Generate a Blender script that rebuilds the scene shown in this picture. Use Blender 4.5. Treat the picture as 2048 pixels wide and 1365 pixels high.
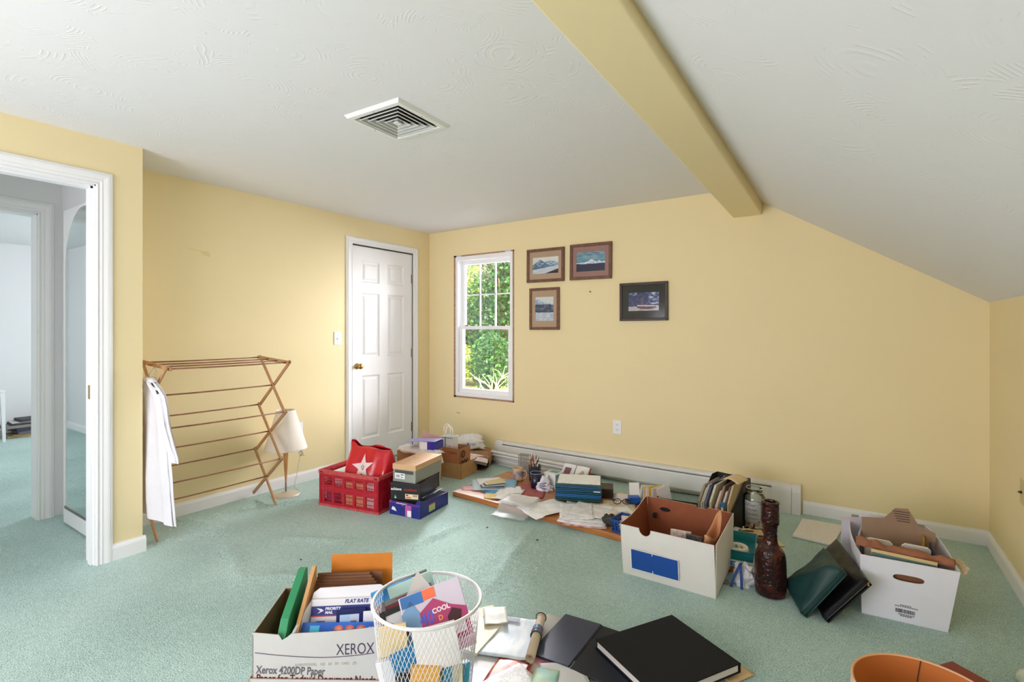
import bpy, bmesh, math, random
from math import sin, cos, pi, radians as R, sqrt
from mathutils import Vector, Matrix, noise
for o in list(bpy.data.objects): bpy.data.objects.remove(o)
SC = bpy.context.scene; COL = SC.collection
RND = random.Random(7)
# ------------------------------------------------------------------ camera
cd = bpy.data.cameras.new('camera'); cam = bpy.data.objects.new('camera', cd); COL.objects.link(cam)
cam.location = (0, 0, 1.253); cam.rotation_euler = (R(90), 0, R(34.2))
cd.sensor_width = 36; cd.lens = 1010/2048*36; cd.shift_y = -21.5/2048; cd.clip_start = .02; cd.clip_end = 200
SC.camera = cam
# ------------------------------------------------------------------ sky, sun, daylight, added fill lamps, exposure
W = bpy.data.worlds.new('world'); SC.world = W; W.use_nodes = True
bg = W.node_tree.nodes['Background']; bg.inputs[0].default_value = (.70, .85, 1, 1); bg.inputs[1].default_value = 1.3
def lamp(name, kind, loc, target, energy, color=(1, 1, 1), size=1, size_y=None, angle=None, spread=None):
    l = bpy.data.lights.new(name, kind); o = bpy.data.objects.new(name, l); COL.objects.link(o)
    l.energy = energy; l.color = color; o.location = loc
    o.rotation_euler = (Vector(target)-Vector(loc)).to_track_quat('-Z', 'Y').to_euler()
    if kind == 'AREA':
        l.shape = 'RECTANGLE'; l.size = size; l.size_y = size_y or size
        if spread: l.spread = R(spread)
    if angle: l.angle = R(angle)
    return o
lamp("sun", "SUN", (20, 0, 16), (0, .3, 0), 15, (1, .95, .84), angle=1)
lamp('sky_light_window', 'AREA', (-5.9, 6.4, 3.2), (-2.9, 3.9, 1.1), 6800, (.965, .955, 1), 2.8, 2.4)
lamp('sky_light_window_right', 'AREA', (-1.5, 7.6, 2.2), (-3.1, 3.9, 1.25), 1000, (.97, .96, 1), 3.4, 2.6)
lamp('rear_fill', 'AREA', (-1.85, -1.27, .98), (-1.8, 3, 1.7), 51, (.965, .93, 1), 2.5, 1.3, spread=150)  # added fill lamp, set before an unseen window that is added too
lamp('daylight_side_room', 'AREA', (-6.4, 3.3, 1.5), (-6.4, 0, 1.2), 46, (.98, .98, 1), 1.6, 1.4)
lamp('hall_fill', 'AREA', (-3.95, -1.2, 1.5), (-3.95, 1, 1.2), 6, (.98, .98, 1), .8, 1.2)  # added fill lamp to brighten the hall, no window behind it
SC.view_settings.view_transform = 'Standard'; SC.view_settings.look = 'None'
SC.view_settings.exposure = 0.24; SC.view_settings.gamma = 1; SC.view_settings.use_curve_mapping = False
SC.cycles.max_bounces = 14; SC.cycles.diffuse_bounces = 8; SC.cycles.transparent_max_bounces = 24
# ------------------------------------------------------------------ materials
def lin(c):
    c = c/255
    return c/12.92 if c <= .04045 else ((c+.055)/1.055)**2.4
def C3(rgb): return (lin(rgb[0]), lin(rgb[1]), lin(rgb[2]), 1)
MATS = {}
def base(name):
    m = bpy.data.materials.new(name); m.use_nodes = True
    nt = m.node_tree; b = nt.nodes['Principled BSDF']; MATS[name] = m
    return m, nt, b
def nd(nt, t, **k):
    n = nt.nodes.new(t)
    for a, v in k.items(): setattr(n, a, v)
    return n
def M(name, rgb=(200, 200, 200), rough=.6, var=0, vs=12, bump=0, bs=150, metal=0, spec=.5, trans=0, alpha=1, coat=0, bd=.002, stretch=None, rgb2=None):
    """plain procedural material: colour varied by noise, fine relief by noise"""
    if name in MATS: return MATS[name]
    m, nt, b = base(name)
    b.inputs['Base Color'].default_value = C3(rgb); b.inputs['Roughness'].default_value = rough
    b.inputs['Metallic'].default_value = metal; b.inputs['Specular IOR Level'].default_value = spec
    if trans: b.inputs['Transmission Weight'].default_value = trans
    if coat: b.inputs['Coat Weight'].default_value = coat
    if alpha < 1: b.inputs['Alpha'].default_value = alpha
    tc = nd(nt, 'ShaderNodeTexCoord'); src = tc.outputs['Object']
    if stretch:
        mp = nd(nt, 'ShaderNodeMapping'); mp.inputs['Scale'].default_value = stretch
        nt.links.new(src, mp.inputs[0]); src = mp.outputs[0]
    if var or rgb2:
        n = nd(nt, 'ShaderNodeTexNoise'); n.inputs['Scale'].default_value = vs; n.inputs['Detail'].default_value = 5
        nt.links.new(src, n.inputs['Vector'])
        r = nd(nt, 'ShaderNodeValToRGB')
        c = C3(rgb); d = C3(rgb2) if rgb2 else tuple(x*(1-var) for x in c[:3])+(1,)
        e = c if rgb2 else tuple(min(1, x*(1+var*.5)) for x in c[:3])+(1,)
        r.color_ramp.elements[0].color = d; r.color_ramp.elements[1].color = e
        r.color_ramp.elements[0].position = .35; r.color_ramp.elements[1].position = .65
        nt.links.new(n.outputs[0], r.inputs[0]); nt.links.new(r.outputs[0], b.inputs['Base Color'])
    if bump:
        n = nd(nt, 'ShaderNodeTexNoise'); n.inputs['Scale'].default_value = bs; n.inputs['Detail'].default_value = 3
        nt.links.new(src, n.inputs['Vector'])
        bm = nd(nt, 'ShaderNodeBump'); bm.inputs['Strength'].default_value = bump; bm.inputs['Distance'].default_value = bd
        nt.links.new(n.outputs[0], bm.inputs['Height']); nt.links.new(bm.outputs[0], b.inputs['Normal'])
    return m
def math_(nt, op, a, b=None):
    n = nd(nt, 'ShaderNodeMath', operation=op)
    for i, v in enumerate((a, b)):
        if v is None: continue
        if isinstance(v, (int, float)): n.inputs[i].default_value = v
        else: nt.links.new(v, n.inputs[i])
    return n.outputs[0]
def TXT(name, paper=(240, 240, 238), ink=(90, 90, 95), per=.007, wx=90, rough=.6, dens=.5, along='X', blocks=9, strength=.6):
    """paper printed with rows of small unreadable words (object coordinates, rows across the other axis)"""
    if name in MATS: return MATS[name]
    m, nt, b = base(name); b.inputs['Roughness'].default_value = rough
    tc = nd(nt, 'ShaderNodeTexCoord'); s = nd(nt, 'ShaderNodeSeparateXYZ'); nt.links.new(tc.outputs['Object'], s.inputs[0])
    x, y = (s.outputs['X'], s.outputs['Y']) if along == 'X' else ((s.outputs['Y'], s.outputs['X']) if along == 'Y' else (s.outputs['X'], s.outputs['Z']))
    row = math_(nt, 'DIVIDE', y, per); fr = math_(nt, 'FRACT', row); fl = math_(nt, 'FLOOR', row)
    on = math_(nt, 'GREATER_THAN', fr, .5)
    cb = nd(nt, 'ShaderNodeCombineXYZ'); nt.links.new(math_(nt, 'MULTIPLY', x, wx), cb.inputs[0]); nt.links.new(math_(nt, 'MULTIPLY', fl, 7.31), cb.inputs[1])
    n = nd(nt, 'ShaderNodeTexNoise'); n.inputs['Scale'].default_value = 1; nt.links.new(cb.outputs[0], n.inputs['Vector'])
    w = math_(nt, 'GREATER_THAN', n.outputs[0], 1-dens)
    n2 = nd(nt, 'ShaderNodeTexNoise'); n2.inputs['Scale'].default_value = blocks; n2.inputs['Detail'].default_value = 0; nt.links.new(tc.outputs['Object'], n2.inputs['Vector'])
    k = math_(nt, 'GREATER_THAN', n2.outputs[0], .45)
    f = math_(nt, 'MULTIPLY', math_(nt, 'MULTIPLY', math_(nt, 'MULTIPLY', on, w), k), strength)
    mx = nd(nt, 'ShaderNodeMix', data_type='RGBA'); mx.inputs['A'].default_value = C3(paper); mx.inputs['B'].default_value = C3(ink)
    nt.links.new(f, mx.inputs['Factor']); nt.links.new(mx.outputs['Result'], b.inputs['Base Color'])
    return m
def PRINT(rough=.55, coat=0, name='printed_colour'):
    """flat print: colours held by the sheet itself"""
    nm = name+str(rough)
    if nm in MATS: return MATS[nm]
    m, nt, b = base(nm); a = nd(nt, 'ShaderNodeVertexColor', layer_name='print'); b.inputs['Roughness'].default_value = rough; b.inputs['Coat Weight'].default_value = coat
    nt.links.new(a.outputs['Color'], b.inputs['Base Color']); return m
def paint(o, f):
    me = o.data; at = me.color_attributes.new('print', 'FLOAT_COLOR', 'POINT')
    for i, v in enumerate(me.vertices):
        at.data[i].color = C3(f(v.co))
# ------------------------------------------------------------------ mesh helpers
class MB:
    def __init__(s): s.v = []; s.f = []; s.m = []; s.mi = 0
    def add(s, vs, fs):
        k = len(s.v); s.v += [tuple(v) for v in vs]; s.f += [tuple(i+k for i in f) for f in fs]; s.m += [s.mi]*len(fs); return s
    def box(s, x0, x1, y0, y1, z0, z1, mtx=None):
        vs = [Vector((x, y, z)) for z in (z0, z1) for x, y in ((x0, y0), (x1, y0), (x1, y1), (x0, y1))]
        if mtx: vs = [mtx @ v for v in vs]
        return s.add(vs, [(3, 2, 1, 0), (4, 5, 6, 7), (0, 1, 5, 4), (1, 2, 6, 5), (2, 3, 7, 6), (3, 0, 4, 7)])
    def hexa(s, bot, top):
        return s.add(list(bot)+list(top), [(3, 2, 1, 0), (4, 5, 6, 7), (0, 1, 5, 4), (1, 2, 6, 5), (2, 3, 7, 6), (3, 0, 4, 7)])
    def bar(s, a, b, w, h=None, up=(0, 0, 1)):
        a = Vector(a); b = Vector(b); d = (b-a).normalized(); u = Vector(up)
        if abs(d.dot(u)) > .98: u = Vector((1, 0, 0))
        r = d.cross(u).normalized(); t = r.cross(d); h = h or w
        q = [r*w/2*i+t*h/2*j for i, j in ((-1, -1), (1, -1), (1, 1), (-1, 1))]
        return s.hexa([a+k for k in q], [b+k for k in q])
    def tube(s, pts, r, n=8, caps=True, closed=False):
        pts = [Vector(p) for p in pts]; N = len(pts); rs = r if isinstance(r, (list, tuple)) else [r]*N
        vs = []; ref = None
        for i, p in enumerate(pts):
            d = (pts[(i+1) % N]-pts[i-1]) if closed else (pts[min(i+1, N-1)]-pts[max(i-1, 0)])
            if d.length < 1e-9: d = Vector((0, 0, 1))
            d.normalize()
            if ref is None: ref = Vector((0, 0, 1)) if abs(d.z) < .9 else Vector((1, 0, 0))
            u = d.cross(ref).normalized(); w = u.cross(d).normalized(); ref = w
            vs += [p+(u*cos(2*pi*k/n)+w*sin(2*pi*k/n))*rs[i] for k in range(n)]
        fs = []
        for i in range(N if closed else N-1):
            j = (i+1) % N
            fs += [(i*n+k, i*n+(k+1) % n, j*n+(k+1) % n, j*n+k) for k in range(n)]
        if caps and not closed: fs += [tuple(range(n-1, -1, -1)), tuple((N-1)*n+k for k in range(n))]
        return s.add(vs, fs)
    def lathe(s, prof, n=24, c=(0, 0, 0), capb=True, capt=False, fr=None):
        vs = []
        for (r, z) in prof:
            for k in range(n):
                a = 2*pi*k/n; q = r*(fr(a, z) if fr else 1)
                vs.append((c[0]+q*cos(a), c[1]+q*sin(a), c[2]+z))
        fs = []
        for i in range(len(prof)-1): fs += [(i*n+k, i*n+(k+1) % n, (i+1)*n+(k+1) % n, (i+1)*n+k) for k in range(n)]
        if capb: fs.append(tuple(range(n-1, -1, -1)))
        if capt: fs.append(tuple((len(prof)-1)*n+k for k in range(n)))
        return s.add(vs, fs)
    def prism(s, poly, z0, z1, mtx=None):
        n = len(poly); vs = [Vector((p[0], p[1], z0)) for p in poly]+[Vector((p[0], p[1], z1)) for p in poly]
        if mtx: vs = [mtx @ v for v in vs]
        return s.add(vs, [tuple(range(n-1, -1, -1)), tuple(range(n, 2*n))]+[(i, (i+1) % n, n+(i+1) % n, n+i) for i in range(n)])
    def sheet(s, nx, ny, fn, th=.0004):
        """a thin sheet with both faces: fn(u, v) -> point, thickness downwards"""
        T = [[Vector(fn(i/nx, j/ny)) for i in range(nx+1)] for j in range(ny+1)]
        vs = [p for r in T for p in r]; k = len(vs); vs2 = []
        for j in range(ny+1):
            for i in range(nx+1):
                a = T[j][min(i+1, nx)]-T[j][max(i-1, 0)]; b = T[min(j+1, ny)][i]-T[max(j-1, 0)][i]
                q = a.cross(b); q = q.normalized() if q.length > 1e-12 else Vector((0, 0, 1)); vs2.append(T[j][i]-q*th)
        W_ = nx+1; fs = []
        for j in range(ny):
            for i in range(nx):
                a = j*W_+i; fs += [(a, a+1, a+1+W_, a+W_), (k+a+W_, k+a+1+W_, k+a+1, k+a)]
        rim = [i for i in range(W_)]+[j*W_+nx for j in range(1, ny+1)]+[ny*W_+i for i in range(nx-1, -1, -1)]+[j*W_ for j in range(ny-1, 0, -1)]
        for q in range(len(rim)):
            a, b = rim[q], rim[(q+1) % len(rim)]; fs.append((b, a, k+a, k+b))
        return s.add(vs+vs2, fs)
    def build(s, name, mat, parent=None, smooth=False, bevel=0, loc=None, rot=None, seg=2, sub=0, recalc=False):
        me = bpy.data.meshes.new(name); me.from_pydata(s.v, [], s.f)
        mats = mat if isinstance(mat, (list, tuple)) else [mat]
        for m in mats: me.materials.append(m)
        if len(mats) > 1: me.polygons.foreach_set('material_index', s.m)
        if smooth: me.polygons.foreach_set('use_smooth', [True]*len(me.polygons))
        if recalc:
            b = bmesh.new(); b.from_mesh(me); bmesh.ops.recalc_face_normals(b, faces=b.faces); b.to_mesh(me); b.free()
        o = bpy.data.objects.new(name, me); COL.objects.link(o)
        if parent: o.parent = parent
        if loc: o.location = loc
        if rot: o.rotation_euler = rot
        if bevel:
            q = o.modifiers.new('bevel', 'BEVEL'); q.width = bevel; q.segments = seg; q.limit_method = 'ANGLE'; q.angle_limit = R(40)
        if sub:
            q = o.modifiers.new('sub', 'SUBSURF'); q.levels = q.render_levels = sub
        return o
def B(): return MB()
def bx(*a): return MB().box(*a)
def tag(o, label, cat, group=None):
    o['label'] = label; o['category'] = cat
    if group: o['group'] = group
    return o
def struct(o): o['kind'] = 'structure'; return o
def thing(name, label, cat, loc=(0, 0, 0), rz=0, group=None, rot=None):
    o = bpy.data.objects.new(name, None); COL.objects.link(o); o.empty_display_size = .05
    o.location = loc; o.rotation_euler = rot or (0, 0, R(rz)); tag(o, label, cat, group); return o
def text(s, size, mat, parent, loc, rot=(pi/2, 0, 0), ext=.0004, align='LEFT', sx=1, name='lettering', shear=0, bold=0, fit=None):
    c = bpy.data.curves.new('t', 'FONT'); c.body = s; c.size = size; c.extrude = ext; c.align_x = align; c.shear = shear; c.offset = bold; c.resolution_u = 3
    t = bpy.data.objects.new('t', c); COL.objects.link(t)
    dg = bpy.context.evaluated_depsgraph_get(); me = bpy.data.meshes.new_from_object(t.evaluated_get(dg)); bpy.data.objects.remove(t)
    me.name = name; me.materials.clear(); me.materials.append(mat)
    o = bpy.data.objects.new(name, me); COL.objects.link(o); o.parent = parent; o.location = loc; o.rotation_euler = rot; o.scale = (sx, 1, 1)
    if fit: xs = [v.co.x for v in me.vertices]; o.scale = (fit/(max(xs)-min(xs)), 1, 1)
    return o
def fbm(x, y=0, z=0): return noise.noise(Vector((x, y, z)))
# ================================================================== the setting
H = 2.286; XL, XR, YB, YR, XE = -3.775, .645, 3.98, -1.3, -3.345
def wall_mat(name, rgb, sc=1):
    m, nt, b = base(name); b.inputs['Roughness'].default_value = .62; b.inputs['Specular IOR Level'].default_value = .3
    tc = nd(nt, 'ShaderNodeTexCoord')
    n = nd(nt, 'ShaderNodeTexNoise'); n.inputs['Scale'].default_value = 1.7; n.inputs['Detail'].default_value = 3; nt.links.new(tc.outputs['Object'], n.inputs['Vector'])
    r = nd(nt, 'ShaderNodeValToRGB'); c = C3(rgb)
    r.color_ramp.elements[0].color = tuple(x*.955 for x in c[:3])+(1,); r.color_ramp.elements[1].color = c
    nt.links.new(n.outputs[0], r.inputs[0]); nt.links.new(r.outputs[0], b.inputs['Base Color'])
    n2 = nd(nt, 'ShaderNodeTexNoise'); n2.inputs['Scale'].default_value = 60; nt.links.new(tc.outputs['Object'], n2.inputs['Vector'])
    bm = nd(nt, 'ShaderNodeBump'); bm.inputs['Strength'].default_value = .12; bm.inputs['Distance'].default_value = .002
    nt.links.new(n2.outputs[0], bm.inputs['Height']); nt.links.new(bm.outputs[0], b.inputs['Normal']); return m
YEL = wall_mat('yellow_wall_paint', (237, 220, 175))
HALLW = wall_mat('white_wall_paint', (226, 226, 228))
def ceil_mat():
    m, nt, b = base('swirled_ceiling_plaster'); b.inputs['Base Color'].default_value = C3((226, 226, 228)); b.inputs['Roughness'].default_value = .8; b.inputs['Specular IOR Level'].default_value = .2
    tc = nd(nt, 'ShaderNodeTexCoord')
    v = nd(nt, 'ShaderNodeTexVoronoi'); v.inputs['Scale'].default_value = 3.2; v.inputs['Randomness'].default_value = 1
    nz = nd(nt, 'ShaderNodeTexNoise'); nz.inputs['Scale'].default_value = 2.5; nz.inputs['Detail'].default_value = 2
    nt.links.new(tc.outputs['Object'], nz.inputs['Vector']); nt.links.new(tc.outputs['Object'], v.inputs['Vector'])
    s = math_(nt, 'SINE', math_(nt, 'MULTIPLY', math_(nt, 'ADD', v.outputs['Distance'], math_(nt, 'MULTIPLY', nz.outputs[0], .35)), 150))
    g = nd(nt, 'ShaderNodeTexNoise'); g.inputs['Scale'].default_value = 9; g.inputs['Detail'].default_value = 4; g.inputs['Distortion'].default_value = 1.2
    nt.links.new(tc.outputs['Object'], g.inputs['Vector'])
    k = math_(nt, 'GREATER_THAN', g.outputs[0], .56)
    h = math_(nt, 'MULTIPLY', math_(nt, 'MAXIMUM', s, 0), k)
    bm = nd(nt, 'ShaderNodeBump'); bm.inputs['Strength'].default_value = .27; bm.inputs['Distance'].default_value = .003
    nt.links.new(h, bm.inputs['Height']); nt.links.new(bm.outputs[0], b.inputs['Normal']); return m
CEIL = ceil_mat()
def carpet():
    m, nt, b = base('seafoam_carpet'); b.inputs['Roughness'].default_value = .95; b.inputs['Specular IOR Level'].default_value = .05
    b.inputs['Sheen Weight'].default_value = .25; b.inputs['Sheen Roughness'].default_value = .6
    tc = nd(nt, 'ShaderNodeTexCoord')
    def N(s, d): 
        n = nd(nt, 'ShaderNodeTexNoise'); n.inputs['Scale'].default_value = s; n.inputs['Detail'].default_value = d; nt.links.new(tc.outputs['Object'], n.inputs['Vector']); return n.outputs[0]
    f = N(190, 3); g = N(1.6, 3); h = N(38, 2)
    t = math_(nt, 'ADD', math_(nt, 'MULTIPLY', f, .75), math_(nt, 'ADD', math_(nt, 'MULTIPLY', g, .22), math_(nt, 'MULTIPLY', h, .14)))
    r = nd(nt, 'ShaderNodeValToRGB'); e = r.color_ramp.elements
    e[0].position = .36; e[0].color = C3((98, 131, 124)); e[1].position = .74; e[1].color = C3((210, 232, 227))
    x = e.new(.55); x.color = C3((164, 195, 188))
    nt.links.new(t, r.inputs[0]); nt.links.new(r.outputs[0], b.inputs['Base Color'])
    bm = nd(nt, 'ShaderNodeBump'); bm.inputs['Strength'].default_value = .8; bm.inputs['Distance'].default_value = .006
    nt.links.new(math_(nt, 'ADD', f, math_(nt, 'MULTIPLY', h, .6)), bm.inputs['Height']); nt.links.new(bm.outputs[0], b.inputs['Normal']); return m
CARPET = carpet()
TRIM = M('white_trim_paint', (236, 236, 238), .42, spec=.4)
WHITE = M('white_vinyl', (240, 240, 243), .35)
# floor: carpet with wrinkles in the open areas
RIDGES = [((-1.66, 2.66), (-1.47, 1.98), .028, .010), ((-1.62, 2.62), (-1.42, 2.02), .09, .006), ((-2.08, 2.56), (-2.14, 2.02), .03, .007), ((-1.72, 2.5), (-1.62, 2.1), .07, .004), ((-3.72, 1.50), (-3.30, 1.62), .03, .008),
          ((-3.60, 1.42), (-3.55, 1.95), .03, .009), ((-3.40, 1.35), (-3.2, 1.62), .035, .006), ((-3.46, 1.98), (-3.25, 2.30), .018, .009), ((-3.64, 2.02), (-3.44, 1.98), .014, .010), ((-2.0, 1.9), (-1.75, 1.72), .035, .005),
          ((-4.0, .72), (-4.0, -.2), .05, .006), ((-4.25, .8), (-4.22, .1), .06, .005), ((-5.4, .9), (-5.5, -.0), .05, .008), ((-5.0, .9), (-4.9, .2), .05, .006), ((-6.2, 1.2), (-6.3, .3), .06, .008), ((-3.62, .6), (-3.64, -.1), .04, .005),
          ((-2.6, 1.35), (-2.2, 1.6), .04, .004), ((-2.85, 1.75), (-2.45, 1.95), .035, .004), ((-3.0, 1.5), (-2.5, 1.3), .04, .004)]
def fz(x, y):
    z = 0
    for (a, b, w, h) in RIDGES:
        dx, dy = b[0]-a[0], b[1]-a[1]; L2 = dx*dx+dy*dy; t = max(0, min(1, ((x-a[0])*dx+(y-a[1])*dy)/L2))
        wob = .03*fbm(t*4, a[0]*9); px_, py_ = a[0]+dx*t, a[1]+dy*t
        d = sqrt((x-px_-wob)**2+(y-py_)**2)
        if d < w*3: z += 2.4*h*math.exp(-(d/w)**2)*sin(pi*(.12+.76*t))
    return z
def floor_obj():
    b = B(); xs = []; x = -8.6
    while x < XR+.1: xs.append(x); x += .022 if x > -3.8 else .05
    ys = []; y = YR-.1
    while y < 4.1: ys.append(y); y += .022
    n = len(xs)
    b.add([(x, y, fz(x, y)) for y in ys for x in xs], [(j*n+i, j*n+i+1, (j+1)*n+i+1, (j+1)*n+i) for j in range(len(ys)-1) for i in range(n-1)])
    return struct(b.build('floor', CARPET, smooth=True))
floor_obj()
struct(bx(-8.6, -.5, YR-.1, 4.1, H, H+.1).build('ceiling', CEIL))
sl = lambda x: 2.174-.6315*(x+.559)
struct(B().prism([(-.78, sl(-.78)), (.78, sl(.78)), (.78, sl(.78)+.12), (-.78, sl(-.78)+.12)], 0, 5.5, Matrix(((1, 0, 0, 0), (0, 0, 1, YR-.1), (0, 1, 0, 0), (0, 0, 0, 1)))).build('ceiling_slope', CEIL, recalc=True))
# beam (boxed in, slightly out of line with the room)
bo = lambda y: .07*(YB-y)/2.9
b = B()
def beam_pts(y): o = bo(y); return [(-.742+o, y, 2.078), (-.552+o, y, 2.078), (-.552+o, y, 2.33), (-.742+o, y, 2.33)]
b.hexa(beam_pts(YR), beam_pts(YB+.02)); struct(b.build('beam', YEL, bevel=.006, recalc=True))
# walls
b = B(); wx0, wx1, wz0, wz1 = -3.43, -2.68, .565, 2.02
b.box(XL-.12, wx0, YB, YB+.14, 0, H).box(wx0, wx1, YB, YB+.14, 0, wz0).box(wx0, wx1, YB, YB+.14, wz1, H).box(wx1, -.7, YB, YB+.14, 0, H)
b.hexa([(-.7, YB, 0), (XR+.12, YB, 0), (XR+.12, YB+.14, 0), (-.7, YB+.14, 0)], [(-.7, YB, sl(-.7)+.06), (XR+.12, YB, sl(XR+.12)+.06), (XR+.12, YB+.14, sl(XR+.12)+.06), (-.7, YB+.14, sl(-.7)+.06)])
struct(b.build('wall_back', YEL))
dy0, dy1, dz = 2.973, 3.737, 2.043
b = B().box(XL-.12, XL, 1.125, dy0, 0, H).box(XL-.12, XL, dy1, YB, 0, H).box(XL-.12, XL, dy0, dy1, dz, H)
struct(b.build('wall_left', YEL))
ey0, ey1, ez = .17, .978, 2.028
b = B().box(XE-.115, XE, YR, ey0, 0, H).box(XE-.115, XE, ey1, 1.192, 0, H).box(XE-.115, XE, ey0, ey1, ez, H).box(XL, XE-.115, 1.125, 1.192, 0, H)
struct(b.build('wall_entry', YEL))
# the hall and the room beyond it: white paint (thin skins on the hall side of the entry wall too)
b = B().box(XE-.122, XE-.115, ey1+.09, 1.12, 0, H).box(XE-.122, XE-.115, ey0, ey1, ez+.09, H).box(XE-.122, XE-.115, YR, ey0-.09, 0, H).box(-4.46, XE-.122, 1.12, 1.125, 0, H)
hy0, hy1 = .2, .996
b.box(-4.575, -4.46, YR, hy0, 0, H).box(-4.575, -4.46, hy1, 1.2, 0, H).box(-4.575, -4.46, hy0, hy1, 2.02, H)
struct(b.build('wall_hall', HALLW))
b = B().box(-8.5, -8.35, -.3, 3.6, 0, H).box(-8.35, -4.575, -.15, -.03, 0, H).box(-8.35, -4.46, 3.5, 3.6, 0, H).box(-4.575, -4.46, 1.2, 3.5, 0, H)
struct(b.build('wall_side_room', HALLW))
struct(bx(XR, XR+.12, YR, YB, 0, 1.47).build('wall_right', YEL))
# wall behind the camera, with a window opening added for the fill lamp
b = B().box(-4.575, -3.17, YR-.12, YR, 0, H).box(-.53, XR+.12, YR-.12, YR, 0, H).box(-3.17, -.53, YR-.12, YR, 0, .28).box(-3.17, -.53, YR-.12, YR, 1.68, H)
struct(b.build('wall_rear', YEL))
rf = B().box(-3.17, -3.11, YR-.1, YR-.04, .28, 1.68).box(-.59, -.53, YR-.1, YR-.04, .28, 1.68).box(-3.11, -.59, YR-.1, YR-.04, .28, .34).box(-3.11, -.59, YR-.1, YR-.04, 1.62, 1.68).box(-1.88, -1.82, YR-.1, YR-.04, .34, 1.62)
struct(rf.build('added_rear_window', WHITE))
# baseboards
def bboard(name, a, b_, n, h=.088, t=.014):
    """a -> b_ along the wall foot, n points into the room"""
    a = Vector((*a, 0)); c = Vector((*b_, 0)); n = Vector((*n, 0)); prof = [(0, -.01), (t, -.01), (t, h-.022), (t*.75, h-.012), (t*.35, h-.006), (t*.3, h), (0, h)]
    k = len(prof); b = B(); b.add([a+n*p+Vector((0, 0, z)) for p, z in prof]+[c+n*p+Vector((0, 0, z)) for p, z in prof], [(i, (i+1) % k, k+(i+1) % k, k+i) for i in range(k)]+[tuple(range(k-1, -1, -1)), tuple(range(k, 2*k))])
    return struct(b.build(name, TRIM, recalc=True))
bboard('baseboard_left', (XL, 1.192), (XL, 2.905), (1, 0))
bboard('baseboard_back', (XL, YB), (-2.88, YB), (0, -1)); bboard('baseboard_back', (-.295, YB), (XR, YB), (0, -1))
bboard('baseboard_right', (XR, YR), (XR, YB), (-1, 0))
bboard('baseboard_entry', (XE, 1.045), (XE, 1.206), (1, 0)); bboard('baseboard_entry', (XL+.02, 1.1925), (XE+.0005, 1.1925), (0, 1), h=.0875)
bboard('baseboard_side_room', (-8.35, -.03), (-8.35, 3.5), (1, 0)); bboard('baseboard_side_room', (-8.35, -.03), (-4.575, -.03), (0, 1))
# door and window casings: a stepped profile swept round the opening with mitred corners
PROF = [(0, 0), (0, .010), (.006, .013), (.012, .010), (.018, .010), (.024, .014), (.034, .013), (.044, .016), (.052, .018), (.062, .018), (.068, .014), (.072, .014), (.076, .010), (.08, 0)]
def casing(name, fn, u0, u1, h, sc=1, mat=TRIM):
    b = B(); k = len(PROF)
    for (d, t) in PROF:
        d *= sc; b.v += [tuple(fn(u0-d, 0, t)), tuple(fn(u0-d, h+d, t)), tuple(fn(u1+d, h+d, t)), tuple(fn(u1+d, 0, t))]
    for i in range(k):
        j = (i+1) % k
        for s in range(3): b.f.append((i*4+s, i*4+s+1, j*4+s+1, j*4+s)); b.m.append(0)
    for s in (0, 3):
        b.f.append(tuple(i*4+s for i in range(k))); b.m.append(0)
    return struct(b.build(name, mat, recalc=True))
casing('trim_1', lambda u, v, t: (XL+t, u, v), dy0, dy1, dz, .82)
casing('trim_2', lambda u, v, t: (XE+t, u, v), ey0, ey1, ez, .94)
casing('trim_3', lambda u, v, t: (-4.46+t, u, v), hy0, hy1, 2.02, 1.05)
# door jambs
struct(B().box(XE-.125, XE+.002, ey1-.006, ey1+.02, 0, ez+.02).box(XE-.125, XE+.002, ey0-.02, ey0+.006, 0, ez+.02).box(XE-.125, XE+.002, ey0, ey1, ez-.006, ez+.02)
       .box(XE-.06, XE-.02, ey1-.017, ey1-.004, 0, ez).box(XE-.06, XE-.02, ey0, ey1, ez-.017, ez-.004).build('trim_4', TRIM))
struct(B().box(-4.58, -4.456, hy1-.006, hy1+.02, 0, 2.04).box(-4.58, -4.456, hy0-.02, hy0+.006, 0, 2.04).box(-4.58, -4.456, hy0, hy1, 2.014, 2.04).build('trim_5', TRIM))
BRASS = M('brass', (200, 160, 95), .25, metal=1); STEEL = M('brushed_nickel', (150, 142, 128), .35, metal=1)
st = B().box(XE-.052, XE-.024, ey1-.0185, ey1-.0165, .885, .96).build('strike_plate', BRASS, bevel=.001); tag(st, 'small brass strike plate on the open doorway jamb', 'strike plate')
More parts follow.
